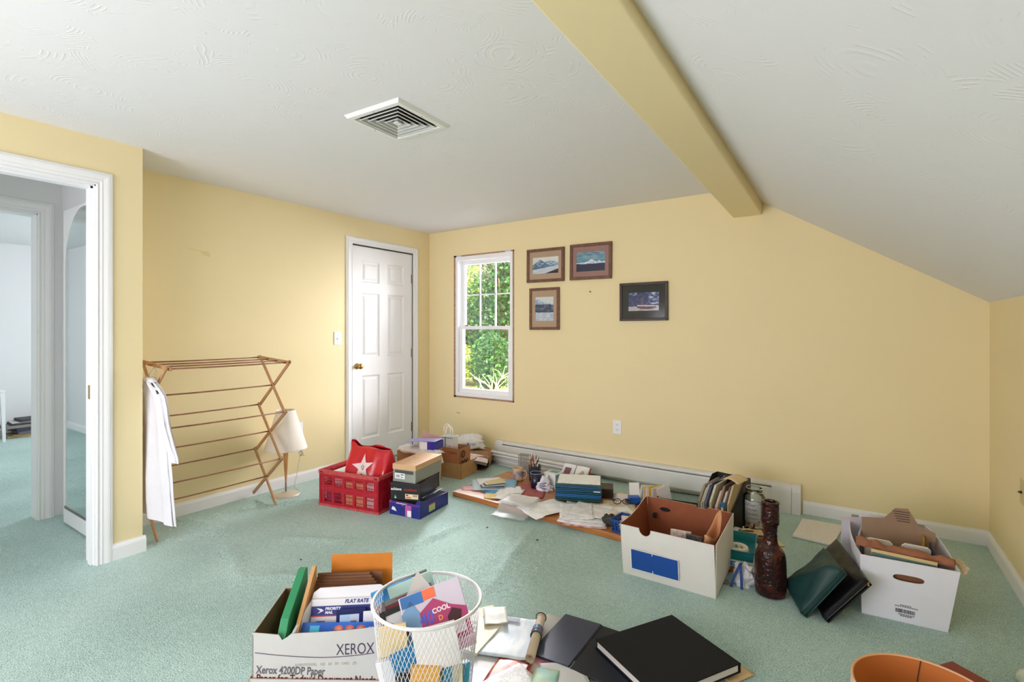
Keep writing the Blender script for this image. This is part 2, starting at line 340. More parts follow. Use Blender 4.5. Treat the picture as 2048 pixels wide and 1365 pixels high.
# six-panel closet door
def six_panel():
    root = struct(thing('door_1', '', '')); del root['label']; del root['category']
    root.location = (XL-.012, (dy0+dy1)/2, 0)
    w = dy1-dy0-.006; h = dz-.012; t = .035
    # local: y along width (-w/2..w/2), face at x = 0
    ys = [-w/2, -w/2+.115, -.05, .05, w/2-.115, w/2]; zs = [.01, .24, .83, 1.0, 1.6, 1.70, 1.90, h]
    b = B(); b.box(-t, 0, ys[0], ys[1], .01, h).box(-t, 0, ys[4], ys[5], .01, h)
    for z0, z1 in ((.01, .24), (.83, 1.0), (1.6, 1.70), (1.90, h)): b.box(-t, 0, ys[1], ys[4], z0, z1)
    for z0, z1 in ((.24, .83), (1.0, 1.6), (1.7, 1.9)): b.box(-t, 0, ys[2], ys[3], z0, z1)
    b.build('door_leaf', TRIM, root)
    for (y0, y1) in ((ys[1], ys[2]), (ys[3], ys[4])):
        for (z0, z1) in ((.24, .83), (1.0, 1.6), (1.7, 1.9)):
            p = B(); d0, d1, d2 = 0, .016, .040
            L = [(0, 0.0), (.010, -.010), (.020, -.011), (.042, -.0025)]
            vs = []
            for d, x in L: vs += [(x, y0+d, z0+d), (x, y1-d, z0+d), (x, y1-d, z1-d), (x, y0+d, z1-d)]
            fs = [(4*i+k, 4*i+(k+1) % 4, 4*i+4+(k+1) % 4, 4*i+4+k) for i in range(3) for k in range(4)]+[(12, 13, 14, 15)]
            p.add(vs, fs); p.box(-t+.004, -.012, y0, y1, z0, z1); p.build('panel', TRIM, root)
    kn = B().lathe([(.026, 0), (.028, .004), (.022, .009), (.010, .012), (.009, .024), (.014, .030), (.023, .036), (.027, .046), (.026, .056), (.018, .064), (.006, .067)], 20, capt=True)
    kn.build('door_knob', BRASS, root, smooth=True, loc=(0, -w/2+.062, .922), rot=(0, pi/2, 0))
    for z in (.26, 1.02, 1.78):
        hb = B().box(-.002, .004, w/2-.012, w/2+.012, z-.045, z+.045).tube([(.008, w/2+.003, z-.048), (.008, w/2+.003, z+.048)], .006, 8)
        hb.build('hinge', STEEL, root)
six_panel()
struct(B().box(XL-.05, XL+.001, dy0-.003, dy0+.001, 0, dz).box(XL-.05, XL+.001, dy1-.001, dy1+.003, 0, dz).box(XL-.05, XL+.001, dy0, dy1, dz-.001, dz+.003).box(XL-.06, XL-.05, dy0, dy1, 0, dz).build('trim_6', M('grey_gap', (120, 118, 112), .9)))
# hall door standing open at a right angle, with an arched mirror on its face
d2 = struct(thing('door_2', '', '')); del d2['label']; del d2['category']; d2.location = (XE-.13, 1.072, 0)
B().box(-.765, 0, 0, .034, .012, 2.025).build('door_leaf', TRIM, d2, bevel=.002)
arch = [(-.71, .125), (-.055, .125)]; ac, ar = -.3825, .3275
arch += [(ac+ar*cos(a), 1.645+.36*sin(a)) for a in [pi*i/24 for i in range(25)]]
MIR = M('mirror_glass', (225, 230, 228), .02, metal=1)
mx = Matrix(((1, 0, 0, 0), (0, 0, -1, 0), (0, 1, 0, 0), (0, 0, 0, 1)))
B().prism(arch, 0, .005, mx).build('mirror', MIR, d2, recalc=True)
B().box(-.72, -.045, -.008, 0, .112, .126).build('mirror_rail', M('mirror_channel', (120, 118, 112), .4, metal=.6), d2)
for z in (.25, 1.0, 1.8): B().box(-.012, .012, -.004, .02, z-.045, z+.045).build('hinge', BRASS, d2)
# ------------------------------------------------------------------ window
def glass_mat(name, tint=(1, 1, 1, 1), refl=.06, rough=.02):
    m, nt, b = base(name); out = nt.nodes['Material Output']; nt.nodes.remove(b)
    t = nd(nt, 'ShaderNodeBsdfTransparent'); t.inputs[0].default_value = tint
    g = nd(nt, 'ShaderNodeBsdfGlossy'); g.inputs['Roughness'].default_value = rough
    lw = nd(nt, 'ShaderNodeFresnel'); lw.inputs['IOR'].default_value = 1.45
    mx = nd(nt, 'ShaderNodeMixShader'); nt.links.new(math_(nt, 'ADD', lw.outputs[0], refl-.03), mx.inputs[0]); nt.links.new(t.outputs[0], mx.inputs[1]); nt.links.new(g.outputs[0], mx.inputs[2]); nt.links.new(mx.outputs[0], out.inputs['Surface']); return m
GLASS = glass_mat('window_glass', refl=.04)
win = struct(thing('window_1', '', '')); del win['label']; del win['category']
RAW = M('raw_wood_edge', (176, 138, 118), .8, var=.25, vs=40)
t_ = .012
B().box(-3.43, -3.43+.03, YB-.003, YB+.05, .565, 2.02).box(-2.692, -2.68, YB-.003, YB+.05, .565, 2.02).build('rough_opening_edge', RAW, win)
B().box(-3.43, -2.68, YB-.003, YB+.05, 2.004, 2.02).build('rough_opening_head', RAW, win)
B().box(-3.43, -2.68, YB-.003, YB+.05, .565, .583).build('rough_opening_sill', RAW, win)
def rect_frame(x0, x1, z0, z1, w, y0, y1, top=None, bot=None):
    b = B(); top = top or w; bot = bot or w
    return b.box(x0, x0+w, y0, y1, z0, z1).box(x1-w, x1, y0, y1, z0, z1).box(x0+w, x1-w, y0, y1, z0, z0+bot).box(x0+w, x1-w, y0, y1, z1-top, z1)
rect_frame(-3.40, -2.692, .583, 2.004, .03, YB-.012, YB+.11, .04, .035).build('window_frame', WHITE, win, bevel=.003)
u = rect_frame(-3.375, -2.717, 1.262, 1.97, .042, YB+.058, YB+.09, .045, .034).build('upper_sash', WHITE, win, bevel=.002)
l = rect_frame(-3.372, -2.72, .61, 1.296, .042, YB+.018, YB+.052, .034, .05).build('lower_sash', WHITE, win, bevel=.002)
B().box(-3.333, -2.759, YB+.071, YB+.075, 1.296, 1.925).build('pane', GLASS, u)
B().box(-3.33, -2.762, YB+.033, YB+.037, .66, 1.262).build('pane', GLASS, l)
for x in (-3.142, -2.95): B().box(x-.006, x+.006, YB+.066, YB+.080, 1.29, 1.93).build('muntin', WHITE, u)
B().box(-3.333, -2.759, YB+.066, YB+.080, 1.608, 1.620).build('muntin', WHITE, u)
for x in (-3.28, -2.82): B().box(x-.022, x+.022, YB+.022, YB+.05, 1.296, 1.306).build('sash_latch', M('black_latch', (40, 42, 40), .5), l)
for x in (-3.36, -2.75): B().box(x-.03, x+.03, YB-.006, YB-.002, 1.996, 2.018).build('tape_patch', M('pale_tape', (205, 212, 235), .5), win)
# ------------------------------------------------------------------ outdoors
def leaf_mat(name, a, b_, c):
    m, nt, p = base(name); g = nd(nt, 'ShaderNodeNewGeometry'); r = nd(nt, 'ShaderNodeValToRGB')
    r.color_ramp.elements[0].color = C3(a); r.color_ramp.elements[1].color = C3(c); e = r.color_ramp.elements.new(.5); e.color = C3(b_)
    nt.links.new(g.outputs['Random Per Island'], r.inputs[0]); nt.links.new(r.outputs[0], p.inputs['Base Color']); p.inputs['Roughness'].default_value = .55
    t = nd(nt, 'ShaderNodeBsdfTranslucent'); nt.links.new(r.outputs[0], t.inputs[0]); mx = nd(nt, 'ShaderNodeMixShader'); mx.inputs[0].default_value = .3
    nt.links.new(p.outputs[0], mx.inputs[1]); nt.links.new(t.outputs[0], mx.inputs[2]); nt.links.new(mx.outputs[0], nt.nodes['Material Output'].inputs['Surface']); return m
LEAF = [leaf_mat('leaf_bright', (110, 140, 45), (165, 190, 80), (225, 228, 130)), leaf_mat('leaf_mid', (62, 105, 45), (105, 150, 62), (170, 195, 95)), leaf_mat('leaf_dark', (30, 70, 35), (52, 105, 50), (95, 150, 70)), leaf_mat('leaf_pale', (140, 150, 90), (196, 205, 140), (240, 240, 200))]
BARK = M('tree_bark', (150, 128, 100), .9, var=.4, vs=20, bump=.5, bs=30, bd=.02); PALEB = M('pale_dry_branch', (214, 196, 160), .85, var=.2, vs=20)
GRASS = M('dry_grass_ground', (196, 178, 110), .95, rgb2=(130, 135, 70), vs=2.5, bump=.6, bs=20, bd=.05)
GZ = -.35
struct(bx(-26, -4.9, 4.3, 26, GZ-.2, GZ).build('ground_outside', GRASS))
def crown(blobs, n, mat, size, parent, seed):
    r = random.Random(seed); b = B(); tot = sum(q[3]*q[4] for q in blobs)
    for (cx, cy, cz, rx, rz) in blobs:
        for _ in range(int(n*rx*rz/tot)):
            while True:
                v = Vector((r.uniform(-1, 1), r.uniform(-1, 1), r.uniform(-1, 1)))
                if .25 < v.length < 1: break
            v = v*(.55+.45*v.length)
            p = Vector((cx+v.x*rx, cy+v.y*rx, cz+v.z*rz)); q = Vector((r.gauss(0, 1), r.gauss(0, 1), r.gauss(0, 1))).normalized()
            w = q.cross(Vector((r.gauss(0, 1), r.gauss(0, 1), r.gauss(0, 1)))).normalized(); s = size*r.uniform(.6, 1.3)
            b.add([p, p+q*s*.5+w*s*.3, p+q*s, p+q*s*.5-w*s*.3], [(0, 1, 2, 3)])
    o = b.build('foliage', mat, parent); o['kind'] = 'stuff'; return o
def tree(name, label, x, y, h, blobs, n, mat, size, seed, trunk=.12, bark=BARK):
    t = thing(name, label, 'tree', (x, y, GZ), group='trees outside the window'); r = random.Random(seed)
    b = B(); b.tube([(0, 0, -.1), (.05, .03, h*.3), (-.04, .05, h*.6), (.03, 0, h)], [trunk, trunk*.8, trunk*.6, trunk*.3], 9)
    for k in range(6):
        z = h*(.3+.1*k); a = r.uniform(0, 6.3); L = r.uniform(.5, 1.1)
        b.tube([(0, 0, z), (cos(a)*L*.5, sin(a)*L*.5, z+.3), (cos(a)*L, sin(a)*L, z+.7)], [trunk*.4, trunk*.25, .01], 6)
    b.build('trunk', bark, t, smooth=True); crown(blobs, n, mat, size, t, seed); return t
tree('leafy_tree', 'sunlit yellow-green tree left in the window view', -10.6, 12.2, 4.4, [(0, 0, 2.6, 1.3, 1.5), (.5, -.3, 1.4, 1.0, 1.0), (-.4, 0, 4.2, .9, 1.0)], 7000, LEAF[0], .13, 1)
tree('leafy_tree', 'dark green tree at the right of the window view', -8.4, 11.8, 4.6, [(0, 0, 2.1, 1.1, 1.3), (.5, .2, 3.2, 1.0, 1.2), (-.45, -.3, 1.0, .9, .8)], 7500, LEAF[2], .13, 2)
tree('tall_tree', 'tall pale tree with a light trunk behind the panes', -10.3, 14.5, 6, [(.2, 0, 5.0, 1.3, 1.0), (-.9, .3, 4.4, 1.0, 1.3), (1.5, 0, 4.0, .8, 1.6)], 2200, LEAF[3], .14, 3, .17, PALEB)
tree('background_tree', 'mid-green tree filling the back of the window view', -12.2, 16.5, 6, [(0, 0, 2.6, 2.2, 2.4), (2.4, .5, 2.3, 2.0, 2.3), (-2.2, 0, 2.6, 2, 2.4), (4.6, .5, 2.4, 1.8, 2.2)], 11000, LEAF[1], .19, 4)
def shrub(label, x, y, blobs, n, mat, seed):
    t = thing('shrub', label, 'shrub', (x, y, GZ), group='shrubs outside the window'); r = random.Random(seed)
    b = B()
    for k in range(7):
        a = r.uniform(0, 6.3); b.tube([(0, 0, 0), (cos(a)*.2, sin(a)*.2, .35), (cos(a)*.5, sin(a)*.5, .8)], [.02, .014, .005], 5)
    b.build('stem', BARK, t); crown(blobs, n, mat, .10, t, seed); return t
shrub('yellow-green shrub low behind the lower pane', -9.0, 10.4, [(0, 0, .75, .75, .6), (-.6, .3, .9, .6, .6)], 3800, LEAF[0], 11)
shrub('dark shrub low at the right of the lower pane', -7.4, 10.0, [(0, 0, .8, .55, .75)], 3200, LEAF[2], 12)
for k, (x, y, a, L, lab) in enumerate(((-7.3, 8.9, .05, 1.25, 'long pale fallen branch across the bottom of the lower pane'), (-6.55, 8.7, 1.2, .8, 'forked dry branch rising at the middle of the lower pane'), (-6.2, 8.8, 2.4, .6, 'short dry branch at the right of the lower pane'))):
    t = thing('fallen_branch', lab, 'branch', (x, y, GZ)); r = random.Random(40+k); b = B()
    P = [Vector((cos(a)*L*s, sin(a)*L*s*.3, .06+.42*s*(1.3 if k == 1 else .5)+.07*abs(sin(5*s+k)))) for s in [i/7 for i in range(8)]]
    b.tube(P, [.03*(1-.09*i) for i in range(8)], 7); b.build('limb', PALEB, t, smooth=True)
    for i in range(1, 8):
        q = B(); d = Vector((r.uniform(-.5, .5), r.uniform(-.3, .3), r.uniform(.1, .5))); q.tube([P[i], P[i]+d*.5+Vector((.05, 0, .03)), P[i]+d], [.012, .008, .003], 5); q.build('twig', PALEB, t)
# ------------------------------------------------------------------ pictures on the back wall
WOODF = M('brown_frame_wood', (112, 76, 56), .45, var=.3, vs=30, stretch=(1, 8, 1)); WOODD = M('dark_frame_wood', (58, 40, 34), .45, var=.3, vs=30)
PGL = glass_mat('picture_glass', refl=.01, rough=.12)
def mix(a, b_, t): t = max(0, min(1, t)); return tuple(a[i]*(1-t)+b_[i]*t for i in range(3))
def ridge(u, base_, amp, f, s): return base_+amp*(fbm(u*f, s)+.5*fbm(u*f*2.3, s+3)+.25*fbm(u*f*5, s+8))
def pic1(u, v):
    n = fbm(u*9, v*14, 2); c = mix((205, 216, 214), (236, 234, 224), v)
    pk = .50+.36*max(0, 1-abs(u-.30)/.34); p2 = .52+.3*max(0, 1-abs(u-.66)/.5)*(1 if abs(u-.62) > .16 else .92)
    if v < p2: c = mix((120, 160, 186), (200, 214, 222), .5+n*1.5)
    if v < pk: c = mix((78, 116, 150), (168, 190, 205), .4+1.4*fbm(u*12, v*9, 5))
    if v < .42+.04*fbm(u*5, 1): c = mix((105, 136, 158), (70, 96, 120), .5+n)
    if v < .30+.22*(u-.2): c = mix((226, 232, 236), (186, 196, 206), .4+fbm(u*4, v*22, 3))
    if v < .02+.52*(u-.52): c = mix((62, 52, 66), (48, 40, 52), .5+n)
    return c
def pic2(u, v):
    n = fbm(u*4, v*9, 4); c = mix((70, 140, 165), (160, 186, 190), (v-.4)*2+n*.6)
    if v > .78: c = mix(c, (90, 130, 155), .5+fbm(u*5, v*12, 8))
    if v < .52+.03*fbm(u*6, 2): c = (60, 128, 160)
    mt = .36+.26*max(0, 1-abs(u-.53)/.3); 
    if v < max(mt, .45+.08*fbm(u*7, 6)+.03): c = mix((238, 240, 244), (150, 165, 190), .2+1.1*fbm(u*14, v*10, 3))
    if v < .38+.05*fbm(u*3, 9)+.14*max(0, .25-u): c = mix((38, 42, 84), (26, 30, 62), .5+n)
    return c
def pic3(u, v):
    n = fbm(u*7, v*9, 6); c = (222, 228, 224)
    if v < .72+.2*max(0, 1-abs(u-.15)/.5)+.05*fbm(u*8, 3): c = mix((140, 172, 196), (210, 220, 228), .5+n*1.4)
    if v < .70-.05*abs(u-.4)+.03*fbm(u*6, 5): c = mix((66, 76, 100), (120, 132, 150), .35+n*1.3)
    if v < .40+.05*fbm(u*5, 8)-.08*(u-.5)*(u < .5): c = mix((50, 56, 76), (70, 80, 98), .5+n)
    if v < .35+.02*fbm(u*9, 1): c = mix((176, 190, 206), (222, 226, 232), .5+fbm(u*5, v*25, 7))
    return c
def pic4(u, v):
    n = fbm(u*11, v*11, 1); c = mix((34, 44, 92), (60, 78, 130), .4+n*1.3)
    if u > .62 and v > .35: c = mix(c, (206, 212, 232), max(0, .35+1.2*fbm(u*9, v*9, 5)+(u-.8)*.8))
    if v > .85 and u < .3: c = mix(c, (170, 190, 215), .4+n)
    if abs(u-.45) < .07*(1.1-v) and .3 < v < .72: c = mix((128, 104, 110), (70, 66, 96), .5+n)
    if v < .24+.02*fbm(u*8, 2): c = mix((214, 202, 206), (170, 158, 170), .3+fbm(u*6, v*20, 6))
    if (u-.6)**2/.10+(v-.2)**2/.014 < 1: c = mix((122, 84, 78), (70, 54, 58), .4+1.5*fbm(u*8, v*12, 9))
    if .3 < u < .98 and abs(v-.27+.06*(u-.6)) < .03: c = (226, 218, 220)
    return c
def picture(label, x0, x1, z0, z1, fw_, matw, frame, matc, f, tilt=0):
    w, h = x1-x0, z1-z0; t = thing('framed_picture', label, 'picture', ((x0+x1)/2, YB-.004, (z0+z1)/2), group='framed photographs on the back wall', rot=(0, R(tilt), 0))
    X, Z = w/2, h/2
    for nm, q in (('frame_side', [(-X, -Z), (-X+fw_, -Z+fw_), (-X+fw_, Z-fw_), (-X, Z)]), ('frame_side', [(X, -Z), (X, Z), (X-fw_, Z-fw_), (X-fw_, -Z+fw_)]), ('frame_rail', [(-X, -Z), (X, -Z), (X-fw_, -Z+fw_), (-X+fw_, -Z+fw_)]), ('frame_rail', [(-X, Z), (-X+fw_, Z-fw_), (X-fw_, Z-fw_), (X, Z)])):
        B().prism(q, 0, .02, mx).build(nm, frame, t, bevel=.003, recalc=True)
    a, c = X-fw_, Z-fw_; mw, mh = matw; b = B(); y = -.009
    b.add([(-a, y, -c), (a, y, -c), (a, y, c), (-a, y, c), (-a+mw, y, -c+mh), (a-mw, y, -c+mh), (a-mw, y, c-mh), (-a+mw, y, c-mh), (-a+mw, y+.003, -c+mh), (a-mw, y+.003, -c+mh), (a-mw, y+.003, c-mh), (-a+mw, y+.003, c-mh)],
          [(k, (k+1) % 4, 4+(k+1) % 4, 4+k) for k in range(4)]+[(4+k, 4+(k+1) % 4, 8+(k+1) % 4, 8+k) for k in range(4)])
    b.build('mat_board', matc, t)
    iw, ih = a-mw, c-mh; nx, ny = 90, 70; b = B()
    b.add([(-iw+2*iw*i/nx, y+.0028, -ih+2*ih*j/ny) for j in range(ny+1) for i in range(nx+1)], [(j*(nx+1)+i, j*(nx+1)+i+1, (j+1)*(nx+1)+i+1, (j+1)*(nx+1)+i) for j in range(ny) for i in range(nx)])
    o = b.build('photograph', PRINT(.5), t); paint(o, lambda p: f((p.x+iw)/(2*iw), (p.z+ih)/(2*ih)))
    bx(-a, a, -.0135, -.0125, -c, c).build('glass', PGL, t)
    bx(-X+.004, X-.004, -.002, 0, -Z+.004, Z-.004).build('backing', M('frame_backing', (120, 100, 80), .9), t)
TAN = M('tan_mat_board', (192, 164, 136), .85, bump=.1); ROSE = M('mauve_mat_board', (168, 128, 118), .85, bump=.1); CHAR = M('charcoal_mat_board', (52, 54, 48), .85, bump=.1)
picture('brown framed glacier photograph beside the top of the window', -2.526, -2.135, 1.692, 1.997, .026, (.034, .052), WOODF, TAN, pic1, .4)
picture('brown framed snowy peak photograph with mauve mat, highest on the wall', -2.077, -1.685, 1.690, 2.001, .026, (.036, .046), WOODF, ROSE, pic2, .6)
picture('small upright brown framed mountain photograph below the glacier one', -2.497, -2.185, 1.257, 1.639, .024, (.036, .058), WOODF, TAN, pic3, 0)
picture('dark framed blue woodland photograph with charcoal mat, hung on its own', -1.614, -1.215, 1.330, 1.640, .023, (.05, .058), WOODD, CHAR, pic4, -.2)
# ------------------------------------------------------------------ plates
PLATE = M('white_plastic_plate', (238, 238, 242), .35); DARK = M('dark_slot', (50, 48, 44), .7)
t = thing('light_switch', 'white toggle light switch beside the closet door', 'switch', (XL, 2.818, 1.182))
bx(0, .006, -.036, .036, -.058, .058).build('plate', PLATE, t, bevel=.002); bx(.006, .014, -.006, .006, -.012, .006).build('toggle', PLATE, t, bevel=.002)
for z in (-.03, .03): B().lathe([(.003, 0), (.003, .001)], 10, capt=True).build('screw', STEEL, t, loc=(.006, 0, z), rot=(0, pi/2, 0))
def outlet(label, loc, rz):
    t = thing('wall_outlet', label, 'outlet', loc, rz)
    bx(-.037, .037, -.006, 0, -.057, .057).build('plate', PLATE, t, bevel=.002)
    for z in (-.022, .022):
        s = B().prism([(.017*cos(a), z+.014*max(-.9, min(.9, 1.2*sin(a)))) for a in [2*pi*i/20 for i in range(20)]], .006, .008, mx).build('socket', PLATE, t, recalc=True)
        for x in (-.006, .006): bx(x-.0012, x+.0012, -.0086, -.0078, z-.003, z+.005).build('slot', DARK, s)
        bx(-.002, .002, -.0086, -.0078, z-.009, z-.006).build('slot', DARK, s)
    return t
outlet('white wall outlet below the dark framed picture', (-1.642, YB, .445), 0)
outlet('white wall outlet behind the lamp and drying rack', (XL, 2.44, .44), 90)
t = thing('cable_plate', 'beige cable wall plate at the right edge of the room', 'outlet', (XR, 3.27, .5), -90)
bx(-.037, .037, -.005, 0, -.057, .057).build('plate', M('beige_plate', (205, 186, 140), .5), t, bevel=.002); B().lathe([(.006, 0), (.006, .008), (.003, .008), (.003, .014)], 12, capt=True).build('jack', M('dark_metal', (80, 74, 66), .4, metal=.8), t, loc=(0, -.005, 0), rot=(pi/2, 0, 0))
for i, (x, z, lab) in enumerate(((-2.0, 1.60, 'small nail in the wall beneath the mauve matted picture'),)):
    n_ = B().lathe([(.003, 0), (.003, .012), (.006, .012), (.006, .014)], 8, capt=True).build('wall_nail', DARK, loc=(-1.885, YB, 1.585), rot=(pi/2, 0, 0)); tag(n_, lab, 'nail')
def fleck(name, lab, cat, mat, loc, rot, pts):
    o = B().prism(pts, 0, .0008).build(name, mat, loc=loc, rot=rot); return tag(o, lab, cat)
CHIP = M('bare_plaster_chip', (176, 172, 160), .8)
fleck('paint_chip', 'grey scuff chip on the wall under the window', 'scuff', CHIP, (-3.37, YB, .40), (pi/2, 0, 0), [(-.035, .004), (-.012, .0), (.008, -.004), (.03, .003), (.012, .008), (-.012, .010)])
fleck('paint_chip', 'patched plaster mark high on the wall above the drying rack', 'scuff', M('plaster_patch', (228, 206, 150), .85), (XL, 1.72, 1.79), (pi/2, 0, pi/2), [(-.12, .03), (-.02, .015), (.02, .02), (.04, 0), (.03, -.02), (-.01, -.01), (-.03, .01), (-.10, .022)])
# ------------------------------------------------------------------ ceiling vent: nested square cones
VENT = M('vent_enamel', (226, 228, 226), .4); VLV = M('shaded_louver', (178, 180, 176), .6); t = thing('ceiling_vent', 'square white louvred air vent on the ceiling', 'vent', (-1.859, 1.737, H), 2.5)  # louver grey carries the shade of the vent throat, lips stay bright
def ring(a0, z0, a1, z1, th=.0025):
    b = B(); vs = []
    for a, z in ((a0, z0), (a1, z1), (a1, z1+th), (a0, z0+th)): vs += [(-a, -a, z), (a, -a, z), (a, a, z), (-a, a, z)]
    return b.add(vs, [(i*4+k, i*4+(k+1) % 4, ((i+1) % 4)*4+(k+1) % 4, ((i+1) % 4)*4+k) for i in range(4) for k in range(4)])
ring(.178, -.001, .168, -.016).build('flange_edge', VENT, t, recalc=True); ring(.168, -.016, .146, -.017).build('flange', VENT, t, recalc=True); ring(.146, -.017, .140, -.002).build('throat', VENT, t, recalc=True)
for k in range(4):
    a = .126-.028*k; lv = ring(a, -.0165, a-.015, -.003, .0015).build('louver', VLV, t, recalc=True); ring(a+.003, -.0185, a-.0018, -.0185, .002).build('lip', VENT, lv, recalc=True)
B().box(-.016, .016, -.016, .016, -.0185, -.0165).build('centre_plate', VENT, t); ring(.016, -.017, .010, -.003).build('louver', VENT, t, recalc=True)
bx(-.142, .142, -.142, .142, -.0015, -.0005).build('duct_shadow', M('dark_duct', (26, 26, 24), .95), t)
for x, y in ((0, .156), (0, -.156), (.156, 0), (-.156, 0)): B().lathe([(.003, 0), (.003, .001)], 8, capb=True, capt=True).build('screw', STEEL, t, loc=(x, y, -.0182))
# ------------------------------------------------------------------ baseboard heater
HTR = M('heater_enamel', (222, 222, 220), .38, var=.04, vs=6)
t = thing('baseboard_heater', 'long white baseboard heater along the back wall', 'heater', (-2.86, YB, 0)); L = 2.555
ax = Matrix(((0, 0, 1, 0), (-1, 0, 0, 0), (0, 1, 0, 0), (0, 0, 0, 1)))   # profile (depth, height) swept along x
def sweep(prof, x0, x1, name, mat): return B().prism(prof, x0, x1, ax).build(name, mat, t, recalc=True)
sweep([(0, .01), (.004, .01), (.004, .19), (0, .19)], .05, L-.05, 'back_panel', HTR)
sweep([(0, .19), (.0, .195), (.035, .193), (.052, .186), (.058, .172), (.055, .172), (.049, .183), (.034, .189), (.004, .19)], .05, L-.05, 'top_cover', HTR)
sweep([(.057, .160), (.060, .160), (.064, .150), (.064, .045), (.056, .034), (.054, .036), (.061, .047), (.061, .149)], .05, L-.175, 'front_panel', HTR)
sweep([(.05, .166), (.057, .166), (.057, .168), (.05, .168)], .05, L-.175, 'damper', HTR)
sweep([(.015, .05), (.045, .05), (.045, .15), (.015, .15)], .06, L-.18, 'heating_fins', M('dark_fins', (58, 58, 56), .7))
EC = [(0, 0), (.066, 0), (.066, .150), (.062, .172), (.052, .190), (.035, .197), (0, .198)]
sweep(EC, 0, .085, 'end_cap', HTR); sweep(EC, L-.175, L-.055, 'end_cover', HTR); sweep(EC, L-.053, L, 'end_cap', HTR)
# ------------------------------------------------------------------ bundled blind lying by the heater
BL = M('blind_slats', (226, 226, 226), .4); t = thing('window_blind', 'bundled white slatted window blind lying in front of the heater', 'blind', (-2.84, 3.84, 0), -3)
for k in range(7):
    z = .004+k*.0135; y = .008*sin(k*1.7)
    bl = B().sheet(6, 5, lambda u_, v_, y=y, z=z: (u_*.92+.004*sin(k), y-.03+v_*.062, z+.012*sin(pi*v_)+.004*u_*sin(k)), .0015).build('slat', BL, t, smooth=True)
bx(-.01, .93, -.018, .026, .100, .118).build('head_rail', BL, t, bevel=.008)
# ================================================================== things along the left wall
PINE = M('light_pine', (184, 140, 100), .5, var=.22, vs=30, stretch=(6, 6, 1)); DOWEL = M('dowel_wood', (154, 106, 76), .5, var=.2, vs=20)
CARD = M('brown_cardboard', (176, 128, 82), .8, var=.08, vs=20); CARDI = M('cardboard_inside', (150, 104, 68), .85, var=.1, vs=20)
WHC = M('white_card', (228, 226, 224), .6, var=.03); PAPER = M('white_paper', (238, 238, 240), .6, var=.02); INK = M('black_ink', (36, 36, 40), .6); WPL = M('white_print', (235, 235, 235), .5)
t = thing('drying_rack', 'wooden accordion drying rack standing along the yellow wall', 'drying rack', (-3.50, 1.285, 0)); LEN = .755
P_ = dict(tb=(-3.62, 1.055), tf=(-3.27, 1.03), c1=(-3.46, .86), mb=(-3.645, .705), mf=(-3.315, .68), c2=(-3.50, .525), lb=(-3.695, .37), lf=(-3.36, .345), c3=(-3.545, .19), fb=(-3.742, .03), ff=(-3.412, .004))
Q = {k: (v[0]+3.50, v[1]) for k, v in P_.items()}
for s, y in ((0, 0), (1, LEN)):
    sg = -1 if s == 0 else 1
    for i, (a, b_) in enumerate((('tb', 'mf'), ('tf', 'mb'), ('mb', 'lf'), ('mf', 'lb'), ('lb', 'ff'), ('lf', 'fb'))):
        yo = y+sg*(.006 if i % 2 else -.006); A = Vector((Q[a][0], yo, Q[a][1])); D = Vector((Q[b_][0], yo, Q[b_][1])); d = (D-A).normalized()*.012
        B().bar(A-d, D+d*(0 if b_ in ('ff', 'fb') else 1), .010, .022, up=(1, 0, .3)).build('leg_slat', PINE, t, bevel=.002)
    A = Vector((Q['tb'][0], y-sg*.015, Q['tb'][1])); D = Vector((Q['tf'][0], y-sg*.015, Q['tf'][1]))
    B().bar(A-(D-A)*.05, D+(D-A)*.05, .011, .024, up=(0, 0, 1)).build('top_slat', PINE, t, bevel=.002)
    for k in ('c1', 'c2', 'c3', 'mb', 'mf', 'lb', 'lf'): B().lathe([(.004, -.010), (.004, .010)], 8, capt=True).build('pivot_pin', STEEL, t, loc=(Q[k][0], y, Q[k][1]), rot=(pi/2, 0, 0))
rods = [Q[k] for k in ('tb', 'tf', 'c1', 'mb', 'mf', 'c2', 'lb', 'lf', 'c3')]
for f in (.36, .68): rods.append((Q['tb'][0]*(1-f)+Q['tf'][0]*f, Q['tb'][1]*(1-f)+Q['tf'][1]*f))
for (x, z) in rods:
    B().tube([(x, -.012, z), (x, LEN*.3, z-.003), (x, LEN*.6, z-.003), (x, LEN+.012, z)], .0048, 8).build('rod', DOWEL, t, smooth=True)
# white shirt on a hanger at the near end
def cloth_mat(name, rgb, bs=40, bump=.3):
    return M(name, rgb, .85, var=.03, vs=8, bump=bump, bs=bs, bd=.004)
CLOTH = cloth_mat('white_cotton', (222, 220, 226))
t = thing('white_shirt', 'white long shirt hanging from the near end of the drying rack', 'shirt', (-3.33, 1.246, .18)); t.scale = (1, .62, 1)
def loft(secs, n=36, fold=.0, seed=0, capt=False):
    """secs: (z, cx, cy, hx, hy)"""
    b = B(); vs = []
    for k, (z, cx, cy, hx, hy) in enumerate(secs):
        for i in range(n):
            a = 2*pi*i/n; f = 1+fold*fbm(cos(a)*3+seed, sin(a)*3, z*2.2)+fold*.8*sin(a*7+seed+z*3)
            c, s = cos(a), sin(a); vs.append((cx+hx*(abs(c)**.8)*(1 if c > 0 else -1)*(1+fold*.15*sin(9*a+z*4)), cy+hy*s*f, z))
    fs = [(k*n+i, k*n+(i+1) % n, (k+1)*n+(i+1) % n, (k+1)*n+i) for k in range(len(secs)-1) for i in range(n)]
    if capt: fs.append(tuple((len(secs)-1)*n+i for i in range(n)))
    return b.add(vs, fs)
S0 = .18
